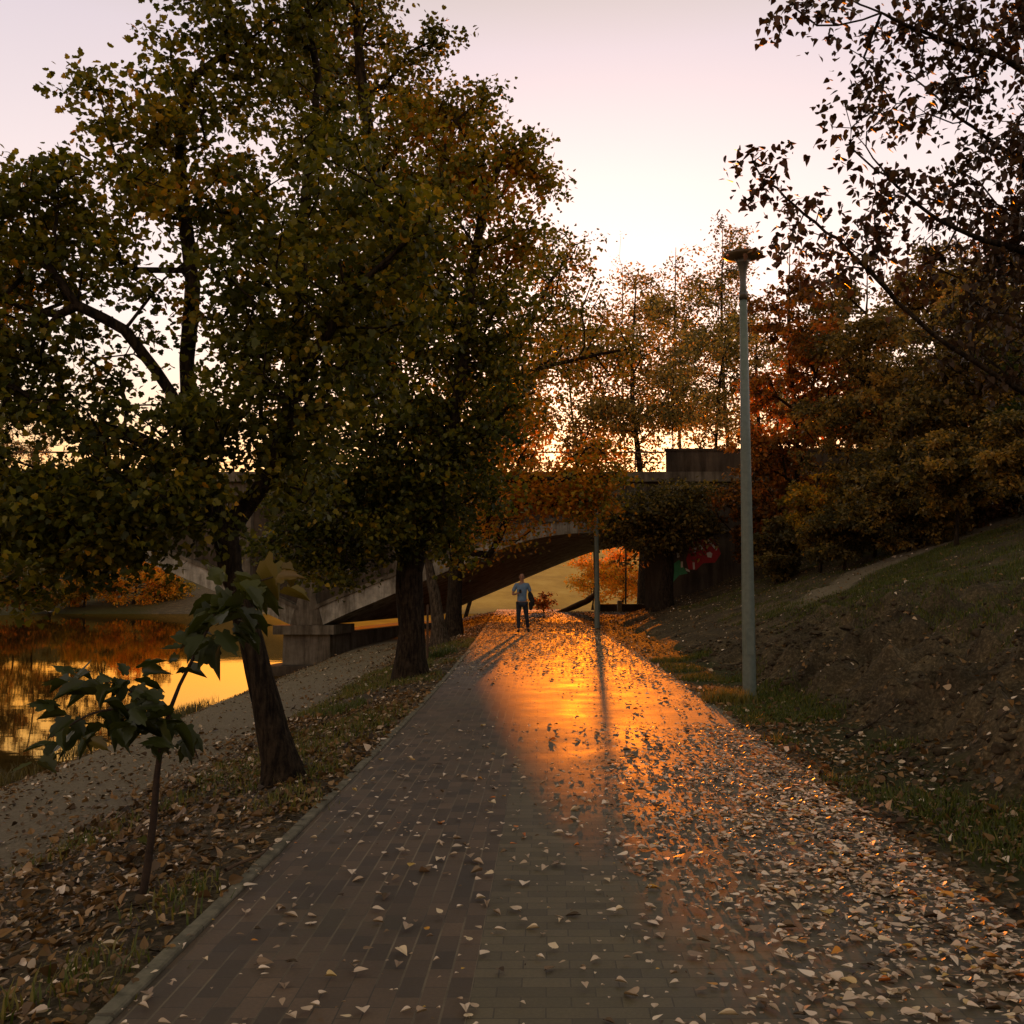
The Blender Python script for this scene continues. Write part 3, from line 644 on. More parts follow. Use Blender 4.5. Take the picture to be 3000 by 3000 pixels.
# --- sapling with large leaves
DS = 5.9
fs = foot(437, DS, .02); print('sapling foot', fs, P(437, 2640, DS))
sap = empty('sapling', tuple(fs), 'young sapling with a thin bare stem and large drooping dark green leaves', 'sapling')
st = limb([(437, 2640, 13), (445, 2450, 11), (462, 2250, 9), (480, 2150, 8), (512, 2040, 6), (560, 1940, 5), (600, 1860, 4), (640, 1780, 3.5), (690, 1730, 3)], DS); st[0] = (fs[0], DS, fs[2] - .05, st[0][3])
tw = [limb([(470, 2200, 5), (455, 2120, 4), (380, 2080, 3.5, 5.85), (270, 2090, 3, 5.8), (150, 2160, 2, 5.75)], DS), limb([(475, 2170, 4), (420, 2060, 3.5, 6), (330, 2000, 3, 6), (200, 2010, 2, 6.05)], DS), limb([(480, 2150, 4), (540, 2130, 3, 5.8), (580, 2220, 2, 5.75)], DS),
      limb([(640, 1790, 3), (720, 1720, 3, 5.9), (800, 1690, 2, 5.9)], DS), limb([(600, 1870, 3), (570, 1860, 2.5, 5.8), (530, 1900, 2, 5.75)], DS), limb([(650, 1780, 3), (700, 1790, 2.5, 5.8), (760, 1830, 2, 5.7)], DS)]
S_ = [smooth_poly(x, 14) for x in [st] + tw]
V, Q = tubes([(q[:, :3], q[:, 3]) for q in S_[:1]], 8, .03); link('stem', np_mesh('stem', V, 4, Q, True), M['stem'], sap)
V, Q = tubes([(q[:, :3], q[:, 3]) for q in S_[1:]], 6); link('twigs', np_mesh('twigs', V, 4, Q, True), M['stem'], sap)
# leaves of the sapling: (px, py, direction px, py, length px, tint)
SL = [(150, 2170, -30, 90, 120, .3), (230, 2130, -60, 110, 130, .25), (110, 2240, -20, 90, 90, .6), (290, 2110, -30, 100, 140, .2), (360, 2100, 0, 110, 130, .2), (350, 2130, 50, 100, 110, .15), (430, 2100, -40, 90, 120, .2), (250, 2160, 20, 60, 90, .9),
      (200, 1990, -70, 20, 110, .3), (250, 2000, -80, 50, 140, .35), (220, 1980, 60, -10, 110, .3), (160, 2060, -90, 50, 140, .3), (300, 2030, -60, 60, 120, .3), (340, 1990, 0, 60, 120, .2), (400, 1990, 90, 0, 130, .2), (390, 2020, 60, 40, 120, .2), (420, 2060, 70, 70, 120, .2),
      (460, 2110, 60, 70, 130, .2), (520, 2130, 60, 60, 130, .2), (560, 2170, 20, 90, 110, .3), (480, 2180, 40, 90, 110, .3), (330, 1990, -60, -30, 90, .3), (380, 2110, 30, 100, 140, .15), (310, 2070, 40, 60, 120, .15), (190, 2130, 40, 70, 110, .2), (440, 2140, -70, 60, 110, .2), (470, 2060, -80, 20, 120, .15), (500, 2100, 10, 80, 110, .2),
      (640, 1740, -70, 50, 150, .5), (650, 1700, -30, -40, 110, .65), (700, 1710, 50, 60, 150, .7), (730, 1700, 90, -10, 150, .85), (800, 1690, 70, 20, 120, .95), (680, 1760, -80, 80, 160, .35), (640, 1800, -70, 80, 140, .2), (700, 1790, 10, 110, 130, .2), (740, 1790, 60, 60, 120, .2), (600, 1830, -60, 60, 110, .25),
      (570, 1880, -70, 40, 110, .25), (620, 1870, -30, 110, 150, .2), (640, 1890, 0, 100, 130, .2), (560, 1950, -20, -20, 70, .3), (690, 1850, 40, 80, 110, .2), (730, 1840, 70, 50, 100, .25), (660, 1800, -20, 60, 140, .15), (610, 1780, -60, 0, 130, .45), (760, 1740, 50, 70, 110, .6), (690, 1740, -20, 80, 130, .6), (530, 1900, -60, 10, 90, .2), (540, 1960, 60, 20, 90, .25),
      (410, 2460, -10, 60, 80, .75)]
C = []; Dv = []; Sz = []; Tn = []
for (a, b_, dx, dy, ln, tn) in SL:
    d = DS + random.uniform(-.22, .22)
    C.append(P(a, b_, d)); Dv.append((dx, random.uniform(-40, 40), -dy)); Sz.append(ln / F * d * .66); Tn.append(tn + random.uniform(-.08, .08))
for (a, b_, dx, dy, ln, tn) in SL[:-1] + SL[:28] + SL[29:44]:
    d = DS + random.uniform(-.3, .3); a += random.uniform(-45, 45); b_ += random.uniform(-35, 35)
    if random.random() < .9: C.append(P(a, b_, d)); Dv.append((dx + random.uniform(-30, 30), random.uniform(-60, 60), -dy)); Sz.append(ln / F * d * random.uniform(.48, .72)); Tn.append(tn + random.uniform(-.1, .1))
n = len(C); N = rdir(n) * .55 + np.array([0, -.25, .75])
leaves('leaves', np.array(C), N, np.array(Dv, float), np.array(Sz), np.array(Tn), T_BIG, M['sapling'], sap, curl=.8, aspect=RNG.uniform(.55, .95, n))

# --- trees and bushes of the embankment on the right, and behind the bridge
def bushy(name, label, cat, px, d, top, wpx, n_cl, per, ls, lm, T=T_OVAL, tint=(.45, .2), bottom=None, trunk_r=.12, lean=0, cl=None, group=None, hot=None, open_=.0, zbase=None, bark='bark', extra=None):
    X = (px - 1500) / F * d; zb = float(hgt(X, d)) if zbase is None else zbase
    base = np.array([X, d, zb]); tz = EYE + (1705 - top) / F * d; H = tz - zb; Wd = wpx / F * d
    bot = zb + H * .25 if bottom is None else EYE + (1705 - bottom) / F * d
    ax = lean * Wd
    trunk = [(X, d, zb - .05, trunk_r), (X + ax * .3 + Wd * .03, d, zb + H * .35, trunk_r * .75), (X + ax * .7 - Wd * .02, d, zb + H * .65, trunk_r * .5), (X + ax, d, zb + H * .93, trunk_r * .12)]
    bl = []
    ch = tz - bot
    nb = 9
    for k in range(nb):
        f = (k + .5) / nb; prof = (math.sin(math.pi * min(1, f * .92 + .12)) ** .7)
        rr = Wd * .5 * prof
        for j in range(2):
            a = random.uniform(0, 6.28)
            q_ = random.uniform(.6, 1.15); bl.append((np.array([X + ax * f + math.cos(a) * rr * .5, d + math.sin(a) * rr * .45, bot + ch * (f + random.uniform(-.06, .06))]), np.array([rr * .7 * q_, rr * .7 * q_, ch * .10 * q_]), rr * rr * random.uniform(.5, 1.4)))
    if extra: bl += extra
    cl = cl or max(.25, Wd * .09)
    return tree(name, label, cat, tuple(base), [trunk], bl, n_cl, per, ls, T, lm, bark, group, trunk_r, cl, tint, hot, tip_r=.012, droop=.4, sides=5, seg=max(.3, H * .05))
GB = 'trees on the embankment to the right'
bushy('embankment_tree', 'orange and rust coloured tree right behind the tall lamp post', 'tree', 2330, 36, 640, 360, 420, 48, .16, 'rust', bottom=1560, group=GB, tint=(.5, .2))
bushy('embankment_tree', 'olive brown tree right of the rust coloured tree, behind the drooping branch', 'tree', 2560, 33, 720, 480, 560, 52, .14, 'olive', bottom=1600, group=GB)
bushy('embankment_tree', 'pale topped brown tree at mid right, the one with lightest treetop', 'tree', 2760, 40, 560, 520, 560, 46, .17, 'olive', bottom=1540, group=GB, tint=(.65, .2))
bushy('embankment_tree', 'dark green and olive tree at the right edge, low over the slope', 'tree', 2960, 28, 640, 500, 560, 52, .13, 'olive', bottom=1500, group=GB, tint=(.35, .25))
bushy('embankment_tree', 'dark brown tree lower on the slope, under the pale topped one', 'tree', 2690, 28, 1120, 420, 360, 52, .13, 'olive', bottom=1580, group=GB, tint=(.35, .2), trunk_r=.09)
bushy('embankment_tree', 'green leaved tree at the far right edge with a bare foot', 'tree', 3130, 24, 700, 460, 360, 50, .13, 'linden', bottom=1430, group=GB, tint=(.4, .2), trunk_r=.11)
bushy('embankment_tree', 'brown tree in the back row, seen between the rust tree and the pale one', 'tree', 2480, 47, 720, 440, 400, 50, .2, 'olive', bottom=1600, group=GB, tint=(.5, .2))
bushy('embankment_tree', 'reddish brown tree in the back row at the upper right', 'tree', 2900, 48, 600, 560, 480, 50, .2, 'rust', bottom=1450, group=GB, tint=(.25, .2))
GS = 'bushes at the foot of the embankment trees'
bushy('bush', 'yellow green bush hanging over the dirt slope, lowest of the bushes', 'bush', 2400, 31, 1370, 300, 150, 60, .12, 'yellow', bottom=1600, trunk_r=.05, group=GS, tint=(.12, .25))
bushy('bush', 'rust orange bush over the top of the bridge abutment', 'bush', 2180, 37.5, 1340, 330, 240, 60, .13, 'rust', bottom=1620, trunk_r=.06, group=GS, tint=(.3, .25))
bushy('bush', 'dark bush filling the gap below the brown embankment trees', 'bush', 2560, 30, 1330, 300, 200, 60, .12, 'olive', bottom=1560, trunk_r=.05, group=GS, tint=(.3, .25))
bushy('bush', 'brown bush on the upper slope, near the right edge', 'bush', 2800, 25, 1230, 320, 220, 60, .11, 'olive', bottom=1480, trunk_r=.05, group=GS, tint=(.4, .25))
bushy('bush', 'dull green bush at the right edge above the grassy slope', 'bush', 3010, 22, 1150, 300, 200, 60, .10, 'olive', bottom=1440, trunk_r=.05, group=GS, tint=(.5, .25))
bushy('bush', 'low dark bush under the olive embankment tree, at the top end of the dirt trail', 'bush', 2470, 29, 1450, 330, 170, 55, .11, 'olive', bottom=1640, trunk_r=.04, group=GS, tint=(.2, .2))
bushy('bush', 'low olive bush on the crest of the slope, third from the right edge', 'bush', 2660, 27.5, 1400, 330, 170, 55, .10, 'olive', bottom=1600, trunk_r=.04, group=GS, tint=(.3, .25))
bushy('bush', 'low brown bush on the crest of the slope, second from the right edge', 'bush', 2850, 28.5, 1330, 300, 170, 55, .10, 'rust', bottom=1570, trunk_r=.04, group=GS, tint=(.15, .2))
bushy('bush', 'dark green bush beside the lamp post, in front of the graffiti wall end', 'bush', 2270, 33, 1480, 240, 130, 55, .12, 'olive', bottom=1690, trunk_r=.04, group=GS, tint=(.2, .2))
# big dark tree in front of the abutment
bushy('abutment_tree', 'dark olive tree with a broad black trunk in front of the bridge abutment', 'tree', 1942, 38.5, 1400, 520, 420, 56, .15, 'olive', bottom=1600, trunk_r=.27, tint=(.22, .2), cl=.75, extra=[blob(1780, 1480, 90, 38, 1.2), blob(1720, 1430, 70, 38, 1.0), blob(1860, 1640, 40, 37.5, .5, .4), blob(2050, 1480, 120, 38, 1.2)])
# trees beyond the bridge, open golden crowns
GT = 'open golden trees beyond the bridge'
bushy('golden_tree', 'golden tree beyond the bridge with the straightest trunk, left of the lamp post', 'tree', 1868, 68, 740, 560, 330, 30, .26, 'gold', bottom=1330, trunk_r=.30, group=GT, cl=1.3)
bushy('golden_tree', 'golden tree beyond the bridge whose trunk leans right', 'tree', 2045, 74, 780, 420, 260, 30, .26, 'gold', bottom=1340, trunk_r=.20, lean=.25, group=GT, cl=1.3)
bushy('golden_tree', 'tallest golden tree, its narrow tip standing beside the lamp head', 'tree', 2130, 84, 560, 300, 300, 30, .28, 'gold', bottom=1300, trunk_r=.22, group=GT, cl=1.2, tint=(.3, .2))
bushy('golden_tree', 'faint golden tree beyond the bridge, partly behind the orange maple', 'tree', 1750, 70, 860, 440, 250, 30, .28, 'gold', bottom=1330, trunk_r=.12, lean=-.2, group=GT, cl=1.4)
bushy('golden_tree', 'pointed golden tree, second highest beyond the bridge', 'tree', 1990, 90, 620, 340, 290, 30, .32, 'gold', bottom=1250, trunk_r=.2, group=GT, cl=1.4)
bushy('golden_tree', 'thin poled golden tree with little foliage between two fuller ones', 'tree', 1978, 64, 1000, 160, 60, 20, .26, 'gold', bottom=1200, trunk_r=.07, group=GT, cl=1.0)
bushy('golden_tree', 'low orange golden tree seen over the left end of the bridge parapet', 'tree', 1335, 66, 1000, 480, 240, 30, .28, 'gold', bottom=1360, trunk_r=.14, lean=.5, group=GT, cl=1.4, tint=(.6, .2))
bushy('golden_tree', 'golden tree behind the rust coloured embankment tree', 'tree', 2230, 72, 820, 320, 170, 26, .30, 'gold', bottom=1360, trunk_r=.2, group=GT, cl=1.3, tint=(.6, .2))
bushy('bare_tree', 'thin almost bare twiggy treetop against the pale sky beyond the bridge', 'tree', 1830, 95, 690, 160, 60, 3, .2, 'gold', bottom=1000, trunk_r=.10, cl=1.0)
# orange tree and small bush seen through the arch
bushy('orange_tree', 'glowing orange tree seen through the bridge arch', 'tree', 1820, 115, 1580, 250, 220, 34, .30, 'yellow', bottom=1745, trunk_r=.14, tint=(.75, .2), cl=1.0, zbase=-1.5)
bushy('orange_bush', 'orange bush on the hillside beyond, left of the glowing tree', 'bush', 1735, 112, 1600, 150, 90, 34, .28, 'yellow', bottom=1740, trunk_r=.1, tint=(.7, .2), cl=1.0, zbase=-1.2)
bushy('small_bush', 'small brown bush at the path edge behind the walking man', 'bush', 1592, 56.5, 1728, 66, 40, 26, .12, 'rust', T=T_OVAL, bottom=1785, trunk_r=.03, tint=(.5, .2), cl=.3)
# far bank on the left
GF = 'small trees on the far river bank'
far = [('bright orange tree on the far bank, between the dark maple leaves and the water', 395, 124, 1585, 260, 'yellow', (.75, .2)), ('yellow orange tree on the far bank left of the bright orange one', 250, 122, 1630, 190, 'yellow', (.5, .2)),
       ('low yellow bush on the far bank nearest the bridge', 490, 128, 1670, 150, 'yellow', (.35, .2)), ('brownish round tree on the far bank at the left edge', 70, 112, 1690, 150, 'rust', (.4, .2)),
       ('dull yellow bush on the far bank behind the dangling leaves', 150, 118, 1700, 110, 'yellow', (.1, .2)), ('dark olive tree on the far bank beyond the orange trees', 320, 150, 1560, 260, 'olive', (.6, .2)),
       ('dark tall tree on the far bank at the left edge', 40, 140, 1480, 300, 'olive', (.5, .2)), ('olive tree on the far bank, seen left of the bridge pier', 560, 158, 1600, 200, 'olive', (.7, .2)), ('brown tree at the extreme left of the far bank', -120, 118, 1500, 300, 'olive', (.4, .2))]
far += [('tall dark tree in the far bank row behind the orange ones', 300, 158, 1250, 380, 'olive', (.2, .15)), ('tall dark tree in the far bank row, below the pale gap in the leaves', 100, 165, 1130, 400, 'olive', (.15, .15)), ('tall dark tree outermost in the far bank row', -110, 160, 1080, 420, 'olive', (.2, .15)), ('dark tree in the far bank row closest to the bridge', 440, 170, 1500, 240, 'olive', (.3, .15))]
for lab, px, d, top, wp, lm, tn in far:
    nc = 620 if 'tall dark' in lab else 170
    bushy('far_bank_tree', lab, 'tree' if 'tree' in lab else 'bush', px, d, top, wp, nc, 34, .34, lm, bottom=1768 if top > 1550 else 1740, trunk_r=.14, group=GF, tint=tn, cl=1.0)

# ---------------------------------------------------------------- bridge (skewed over the river and the path)
YF, YB = 41.0, 55.0; SK = 3.8 / 14.0
def fr_(off=0.0): return lambda x, z: (x + off * SK, YF + off, z)
def bk_(off=0.0): return lambda x, z: (x + (14 + off) * SK, YB + off, z)
br = empty('arch_bridge', (-8.1, YF, WZ), 'weathered concrete arch bridge crossing the river and the path', 'bridge')
half = [(-7.45, -.05), (-6.5, .40), (-4.8, 1.12), (-2.9, 1.93), (-1.5, 2.52), (0, 3.10), (1.0, 3.38), (2.2, 3.56), (3.5, 3.60), (5.3, 3.56)]
intr = smooth_poly(half, 40)
ext = [(x - .30 * (1 - i / 39), z + .62 - .12 * (i / 39)) for i, (x, z) in enumerate(intr)]
def arch(pa, pb, mat_, name, fo, bo):
    bm = bmesh.new(); prof = [tuple(p) for p in pa] + [tuple(p) for p in pb[::-1]]
    add_prism(bm, prof, fr_(fo), bk_(bo)); return bm_obj(name, bm, mat_, br)
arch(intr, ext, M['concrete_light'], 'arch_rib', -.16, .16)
# left span over the water: mirror of the rising half, then the falling half
L = [(-8.75, -.05), (-9.7, .40), (-11.4, 1.12), (-13.3, 1.93), (-14.7, 2.5), (-17, 3.25), (-20, 3.8), (-24, 4.0)]
Lm = L + [(-48 - x, z) for x, z in L[::-1][1:]]
il = smooth_poly(Lm, 60); mid = -24.0
el = [(x + (.28 if x > mid else -.28) * min(1, abs(x - mid) / 12), z + .6) for x, z in il]
arch(il, el, M['concrete_light'], 'arch_rib', -.16, .16)
# thin drip ledge that runs along the top of each rib
bm = bmesh.new()
for E in (ext, el):
    E = np.array(E); up = E + np.array([0, .16])
    add_prism(bm, [tuple(p) for p in E + np.array([0, .004])] + [tuple(p) for p in up[::-1]], fr_(-.24), fr_(.1))
bm_obj('rib_ledge', bm, M['concrete'], br)
# added solid infill closing the open spandrels against the sun
bm = bmesh.new()
add_prism(bm, [(x, z + .1) for x, z in ext] + [(5.3, 5.08), (-7.9, 5.08)], fr_(.15), bk_(-.15))
add_prism(bm, [(x, z + .1) for x, z in el[::-1]] + [(-8.3, 5.08), (-39.7, 5.08)], fr_(.15), bk_(-.15))
bm_obj('spandrel_infill', bm, M['concrete_dark'], br)
for x in (-6.6, -4.6, -2.6, -.6, 1.4, -10.6, -12.8, -15, -17.4, -20, -22.6, -25.4, -28):
    z0 = np.interp(x, [p[0] for p in ext], [p[1] for p in ext]) if x > -8 else np.interp(-x, [-p[0] for p in el], [p[1] for p in el])
    bm = bmesh.new(); add_prism(bm, [(x - .16, z0 + .12), (x + .16, z0 + .12), (x + .16, 5.09), (x - .16, 5.09)], fr_(-.06), fr_(.2)); bm_obj('pilaster', bm, M['concrete'], br)
# deck
bm = bmesh.new()
add_prism(bm, [(-52, 5.1), (32, 5.1), (32, 5.62), (-52, 5.62)], fr_(-.30), bk_(.30))
add_prism(bm, [(-52, 5.63), (32, 5.63), (32, 6.02), (-52, 6.02)], fr_(-.55), bk_(.55))
bm_obj('deck', bm, M['concrete'], br)
# railing, posts and bars
rl = bm_obj('railing', (lambda bm: ([add_prism(bm, [(-52, z), (6.2, z), (6.2, z + h), (-52, z + h)], fr_(o), fr_(o + .05)) for z, h in ((6.78, .06), (6.40, .03)) for o in (-.45,)], bm)[1])(bmesh.new()), M['rail'], br)
x = -51.0
while x < 6.2:
    bm = bmesh.new(); add_prism(bm, [(x, 6.02), (x + .05, 6.02), (x + .05, 6.80), (x, 6.80)], fr_(-.46), fr_(-.39)); x += 2.0
    bm_obj('post', bm, M['rail'], rl)
bm = bmesh.new(); add_prism(bm, [(6.25, 6.03), (32, 6.03), (32, 6.86), (6.25, 6.86)], fr_(-.5), fr_(-.2)); add_prism(bm, [(6.2, 6.863), (32, 6.863), (32, 6.95), (6.2, 6.95)], fr_(-.55), fr_(-.15))
bm_obj('parapet', bm, M['concrete_dark'], br)
# pier
bm = bmesh.new()
add_prism(bm, [(-9.1, -2.6), (-7.15, -2.6), (-7.2, -.42), (-9.05, -.42)], fr_(-.1), bk_(.1))
pier = bm_obj('pier', bm, M['concrete'], br)
bm = bmesh.new()
add_prism(bm, [(-9.35, -.42), (-6.95, -.42), (-6.95, -.06), (-9.35, -.06)], fr_(-.35), fr_(1.6))
bm_obj('pier_cap', bm, M['concrete'], pier)
bm = bmesh.new()
add_prism(bm, [(-9.9, -2.7), (-6.3, -2.7), (-6.5, -1.62), (-9.6, -1.62)], fr_(-.9), bk_(.9))
bm_obj('pier_footing', bm, M['concrete_dark'], pier)
bm = bmesh.new()
add_prism(bm, [(-8.75, -.05), (-7.45, -.05), (-7.75, 1.0), (-7.75, 5.09), (-8.45, 5.09), (-8.45, 1.0)], fr_(-.2), bk_(.2))
bm_obj('pier_pilaster', bm, M['concrete'], br)
bm = bmesh.new(); add_prism(bm, [(-41, -3.2), (-39.2, -3.2), (-39.2, 5.09), (-41, 5.09)], fr_(-.1), bk_(.1)); add_prism(bm, [(-54, -3), (-48, -3), (-48, 5.09), (-54, 5.09)], fr_(-.1), bk_(.1))
bm_obj('far_pier', bm, M['concrete'], br)
# abutment
bm = bmesh.new()
add_prism(bm, [(5.3, -1), (32, -1), (32, 5.09), (5.3, 5.09)], fr_(.0), bk_(.0))
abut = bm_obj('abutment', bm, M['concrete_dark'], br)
bm = bmesh.new(); add_prism(bm, [(5.3, 3.66), (32, 3.66), (32, 3.82), (5.3, 3.82)], fr_(-.12), fr_(-.003)); bm_obj('ledge', bm, M['concrete'], abut)
# spray painted marks on the abutment
def mark(name, polys, m_, off, lab):
    for pl in polys:
        bm = bmesh.new(); pts = []
        for px, py in pl:
            p = P(px, py, YF); pts.append((p[0], p[2]))
        add_prism(bm, pts, fr_(-off), fr_(-off + .004))
        o = bm_obj(name, bm, m_, abut); o['label'] = lab
mark('graffiti', [[(2010, 1640), (2022, 1600), (2045, 1575), (2075, 1568), (2103, 1600), (2112, 1622), (2095, 1648), (2060, 1650), (2040, 1670), (2018, 1668)]], M['red_paint'], .010, 'red spray painted letter shape')
mark('graffiti', [[(2062, 1572), (2070, 1573), (2102, 1608), (2098, 1613)], [(2044, 1592), (2052, 1594), (2062, 1610), (2054, 1611)], [(2032, 1606), (2041, 1604), (2039, 1618), (2033, 1619)], [(2070, 1620), (2080, 1616), (2087, 1622), (2084, 1634), (2073, 1632)], [(2029, 1648), (2035, 1648), (2036, 1668), (2031, 1668)], [(1983, 1618), (1991, 1617), (1991, 1632), (1984, 1634)], [(1995, 1645), (2001, 1645), (2001, 1662), (1995, 1663)], [(1942, 1640), (1958, 1639), (1958, 1650), (1950, 1652)], [(2008, 1664), (2020, 1670), (2021, 1676), (2010, 1672)]], M['white_paint'], .022, 'white spray painted stroke')
mark('graffiti', [[(1968, 1655), (1990, 1640), (2005, 1665), (2015, 1680), (1990, 1685), (1972, 1705), (1962, 1690)]], M['green_paint'], .010, 'green spray painted patch')

# ---------------------------------------------------------------- street lamps
def street_lamp(label):
    r = empty('street_lamp', (0, 0, 0), label, 'street lamp', 'street lamps along the right side of the path')
    bm = bmesh.new(); add_lathe(bm, [(.098, -.15), (.096, .0), (.088, 1.5), (.072, 3.6), (.052, 5.75)], 20); po_ = bm_obj('pole', bm, M['pole'], r, True)
    bm = bmesh.new(); add_box(bm, -.05, .05, -.101, -.084, .62, 1.0); bmesh.ops.bevel(bm, geom=bm.edges[:], offset=.004, segments=1); bm_obj('service_hatch', bm, M['pole'], po_)
    bm = bmesh.new(); add_lathe(bm, [(.060, 5.70), (.060, 5.82), (.046, 5.84), (.044, 6.0), (.055, 6.12), (.085, 6.24), (.115, 6.30)], 20); bm_obj('neck', bm, M['lamp_dark'], r, True)
    bm = bmesh.new(); add_lathe(bm, [(.05, 6.302), (.12, 6.303), (.24, 6.325), (.275, 6.345), (.285, 6.358)], 32); sh_ = bm_obj('shade', bm, M['shade'], r, True)
    bm = bmesh.new(); add_lathe(bm, [(.288, 6.359), (.290, 6.368), (.24, 6.385), (.12, 6.400), (.02, 6.405)], 32); bm_obj('cap', bm, M['lamp_dark'], r, True)
    bm = bmesh.new(); bmesh.ops.create_uvsphere(bm, u_segments=12, v_segments=8, radius=.022); bmesh.ops.translate(bm, verts=bm.verts, vec=(-.235, -.10, 6.332)); bm_obj('glint_bead', bm, M['glint'], sh_, True)  # small bead added to paint the orange glint under the disc
    return r
def copy_tree(o, parent=None):
    c = o.copy(); COL.objects.link(c)
    if parent is not None: c.parent = parent
    for ch in list(o.children): copy_tree(ch, c)
    return c
l1 = street_lamp('tall grey green street lamp with a flat disc head, nearest one beside the grassy verge')
l2_ = copy_tree(l1); l2_['label'] = 'farther street lamp beside the path near the bridge, its top hidden by leaves'
d = 14.55; X = (2189 - 1500) / F * d; l1.location = (X, d, float(hgt(X, d))); print('lamp', l1.location)
d = 36.5; X = (1748 - 1500) / F * d; l2_.location = (X, d, 0.0)
l2_.rotation_euler = (0, 0, 2.1)

# ---------------------------------------------------------------- things beyond the arch
def tube_obj(name, chains, m_, sides=8, bmp=.08, parent=None):
    V, Q = tubes(chains, sides, bmp); return link(name, np_mesh(name, V, 4, Q, True), m_, parent)
yb = 57.0
g_ = lambda px, py, d: P(px, py, d)
ch = [smooth_poly([(*g_(1630, 1797, yb), .10), (*g_(1680, 1778, yb), .16), (*g_(1720, 1760, yb), .17), (*g_(1745, 1738, yb), .12), (*g_(1752, 1716, yb), .06)], 14)]
tag(tube_obj('fallen_trunk', [(q[:, :3], q[:, 3]) for q in ch], M['wood']), 'dark crooked fallen tree trunk on the ground behind the bridge arch', 'fallen trunk')
bm = bmesh.new(); a = g_(1745, 1790, 57.6); b_ = g_(1898, 1790, 57.6); add_box(bm, a[0], b_[0], 57.5, 57.8, -.1, .42); bmesh.ops.bevel(bm, geom=bm.edges[:], offset=.03, segments=2)
tag(bm_obj('low_wall', bm, M['concrete_dark']), 'low dark wall beyond the bridge arch, right of the fallen trunk', 'wall')
bm = bmesh.new(); a = g_(1815, 1790, 56.8); add_box(bm, a[0] - .12, a[0] + .12, 56.7, 56.9, -.1, .62); bmesh.ops.bevel(bm, geom=bm.edges[:], offset=.03, segments=2)
tag(bm_obj('short_post', bm, M['concrete_light']), 'short pale post in front of the low wall beyond the arch', 'post')

# ---------------------------------------------------------------- walking person
def skin_obj(name, chains, m_, parent, sub=2):
    """chains: list of lists of (x,y,z,rx,ry) joined where a point repeats"""
    me = bpy.data.meshes.new(name); vs = []; es = []; rd = []; key = {}
    for c in chains:
        prev = None
        for p in c:
            k = tuple(round(v, 4) for v in p[:3])
            if k not in key: key[k] = len(vs); vs.append(p[:3]); rd.append((p[3], p[4] if len(p) > 4 else p[3]))
            i = key[k]
            if prev is not None and prev != i: es.append((prev, i))
            prev = i
    me.from_pydata(vs, es, [])
    o = link(name, me, m_, parent)
    md = o.modifiers.new('skin', 'SKIN'); md.use_smooth_shade = True
    for i, v in enumerate(me.skin_vertices[0].data): v.radius = rd[i]
    me.skin_vertices[0].data[0].use_root = True
    sb = o.modifiers.new('sub', 'SUBSURF'); sb.levels = sub; sb.render_levels = sub
    # bake to a plain mesh
    dg = bpy.context.evaluated_depsgraph_get(); ev = o.evaluated_get(dg)
    m2 = bpy.data.meshes.new_from_object(ev); o.modifiers.clear(); o.data = m2
    return o
PX, PD = (1529 - 1500) / F * 33.4, 33.4
man = empty('person', (0, 0, 0), 'person walking on the path in a pale blue shirt and dark trousers', 'person')
# faces -Y; image left = -X
hipL, hipR = (-.09, 0, .93), (.09, 0, .93)
neck = (0, .0, 1.50)
hand_r = (-.10, -.27, 1.20)   # raised hand, image left
hand_l = (.27, -.04, .88)
body = [[(0, 0, .95, .13, .10), (0, .005, 1.12, .125, .09), (0, .0, 1.30, .15, .10), (0, .0, 1.44, .12, .085), (0, -.005, 1.52, .055, .055), (0, -.015, 1.60, .06, .07), (0, -.02, 1.67, .075, .09), (0, -.015, 1.735, .072, .085), (0, -.01, 1.77, .045, .05)],
        [(0, .0, 1.44, .12, .085), (-.17, .0, 1.43, .055), (-.25, .01, 1.29, .045), (-.275, -.01, 1.15, .038), (-.19, -.15, 1.16, .033), (-.115, -.25, 1.20, .024)],
        [(0, .0, 1.44, .12, .085), (.17, .0, 1.43, .055), (.235, .02, 1.29, .045), (.26, .03, 1.14, .038), (.265, -.03, 1.00, .032), (.27, -.05, .90, .024)],
        [(0, 0, .95, .13, .10), (-.09, 0, .86, .085), (-.10, -.02, .66, .07), (-.105, .0, .47, .052), (-.10, .03, .28, .046), (-.10, .05, .09, .032), (-.105, -.04, .045, .036), (-.11, -.13, .03, .026)],
        [(0, 0, .95, .13, .10), (.09, .01, .86, .085), (.12, .05, .66, .07), (.14, .07, .47, .052), (.17, .16, .29, .046), (.19, .22, .11, .032), (.20, .14, .06, .034), (.205, .06, .035, .026)]]
skin_obj('body', body, M['skin'], man)
# hands: palm plus five fingers each
def hand(root, pdir, fdir, spread, curl):
    root = np.array(root, float); pd = np.array(pdir, float); pd /= np.linalg.norm(pd); fd = np.array(spread, float); fd /= np.linalg.norm(fd); cu = np.array(curl, float); cu /= np.linalg.norm(cu)
    palm = root + pd * .075; cs = [[(*root, .022), (*(root + pd * .04), .030, .018), (*palm, .034, .016)]]
    for k, (ln) in enumerate((.070, .080, .075, .060)):
        st_ = palm + fd * (-.027 + .018 * k); a = st_ + pd * ln * .45 + cu * ln * .15; b = a + pd * ln * .25 + cu * ln * .4
        cs.append([(*palm, .034, .016), (*st_, .010), (*a, .009), (*b, .008)])
    tb = root + pd * .03 - fd * .03; cs.append([(*(root + pd * .04), .030, .018), (*tb, .012), (*(tb + pd * .035 - fd * .018 + cu * .012), .010), (*(tb + pd * .055 - fd * .008 + cu * .03), .008)])
    return cs
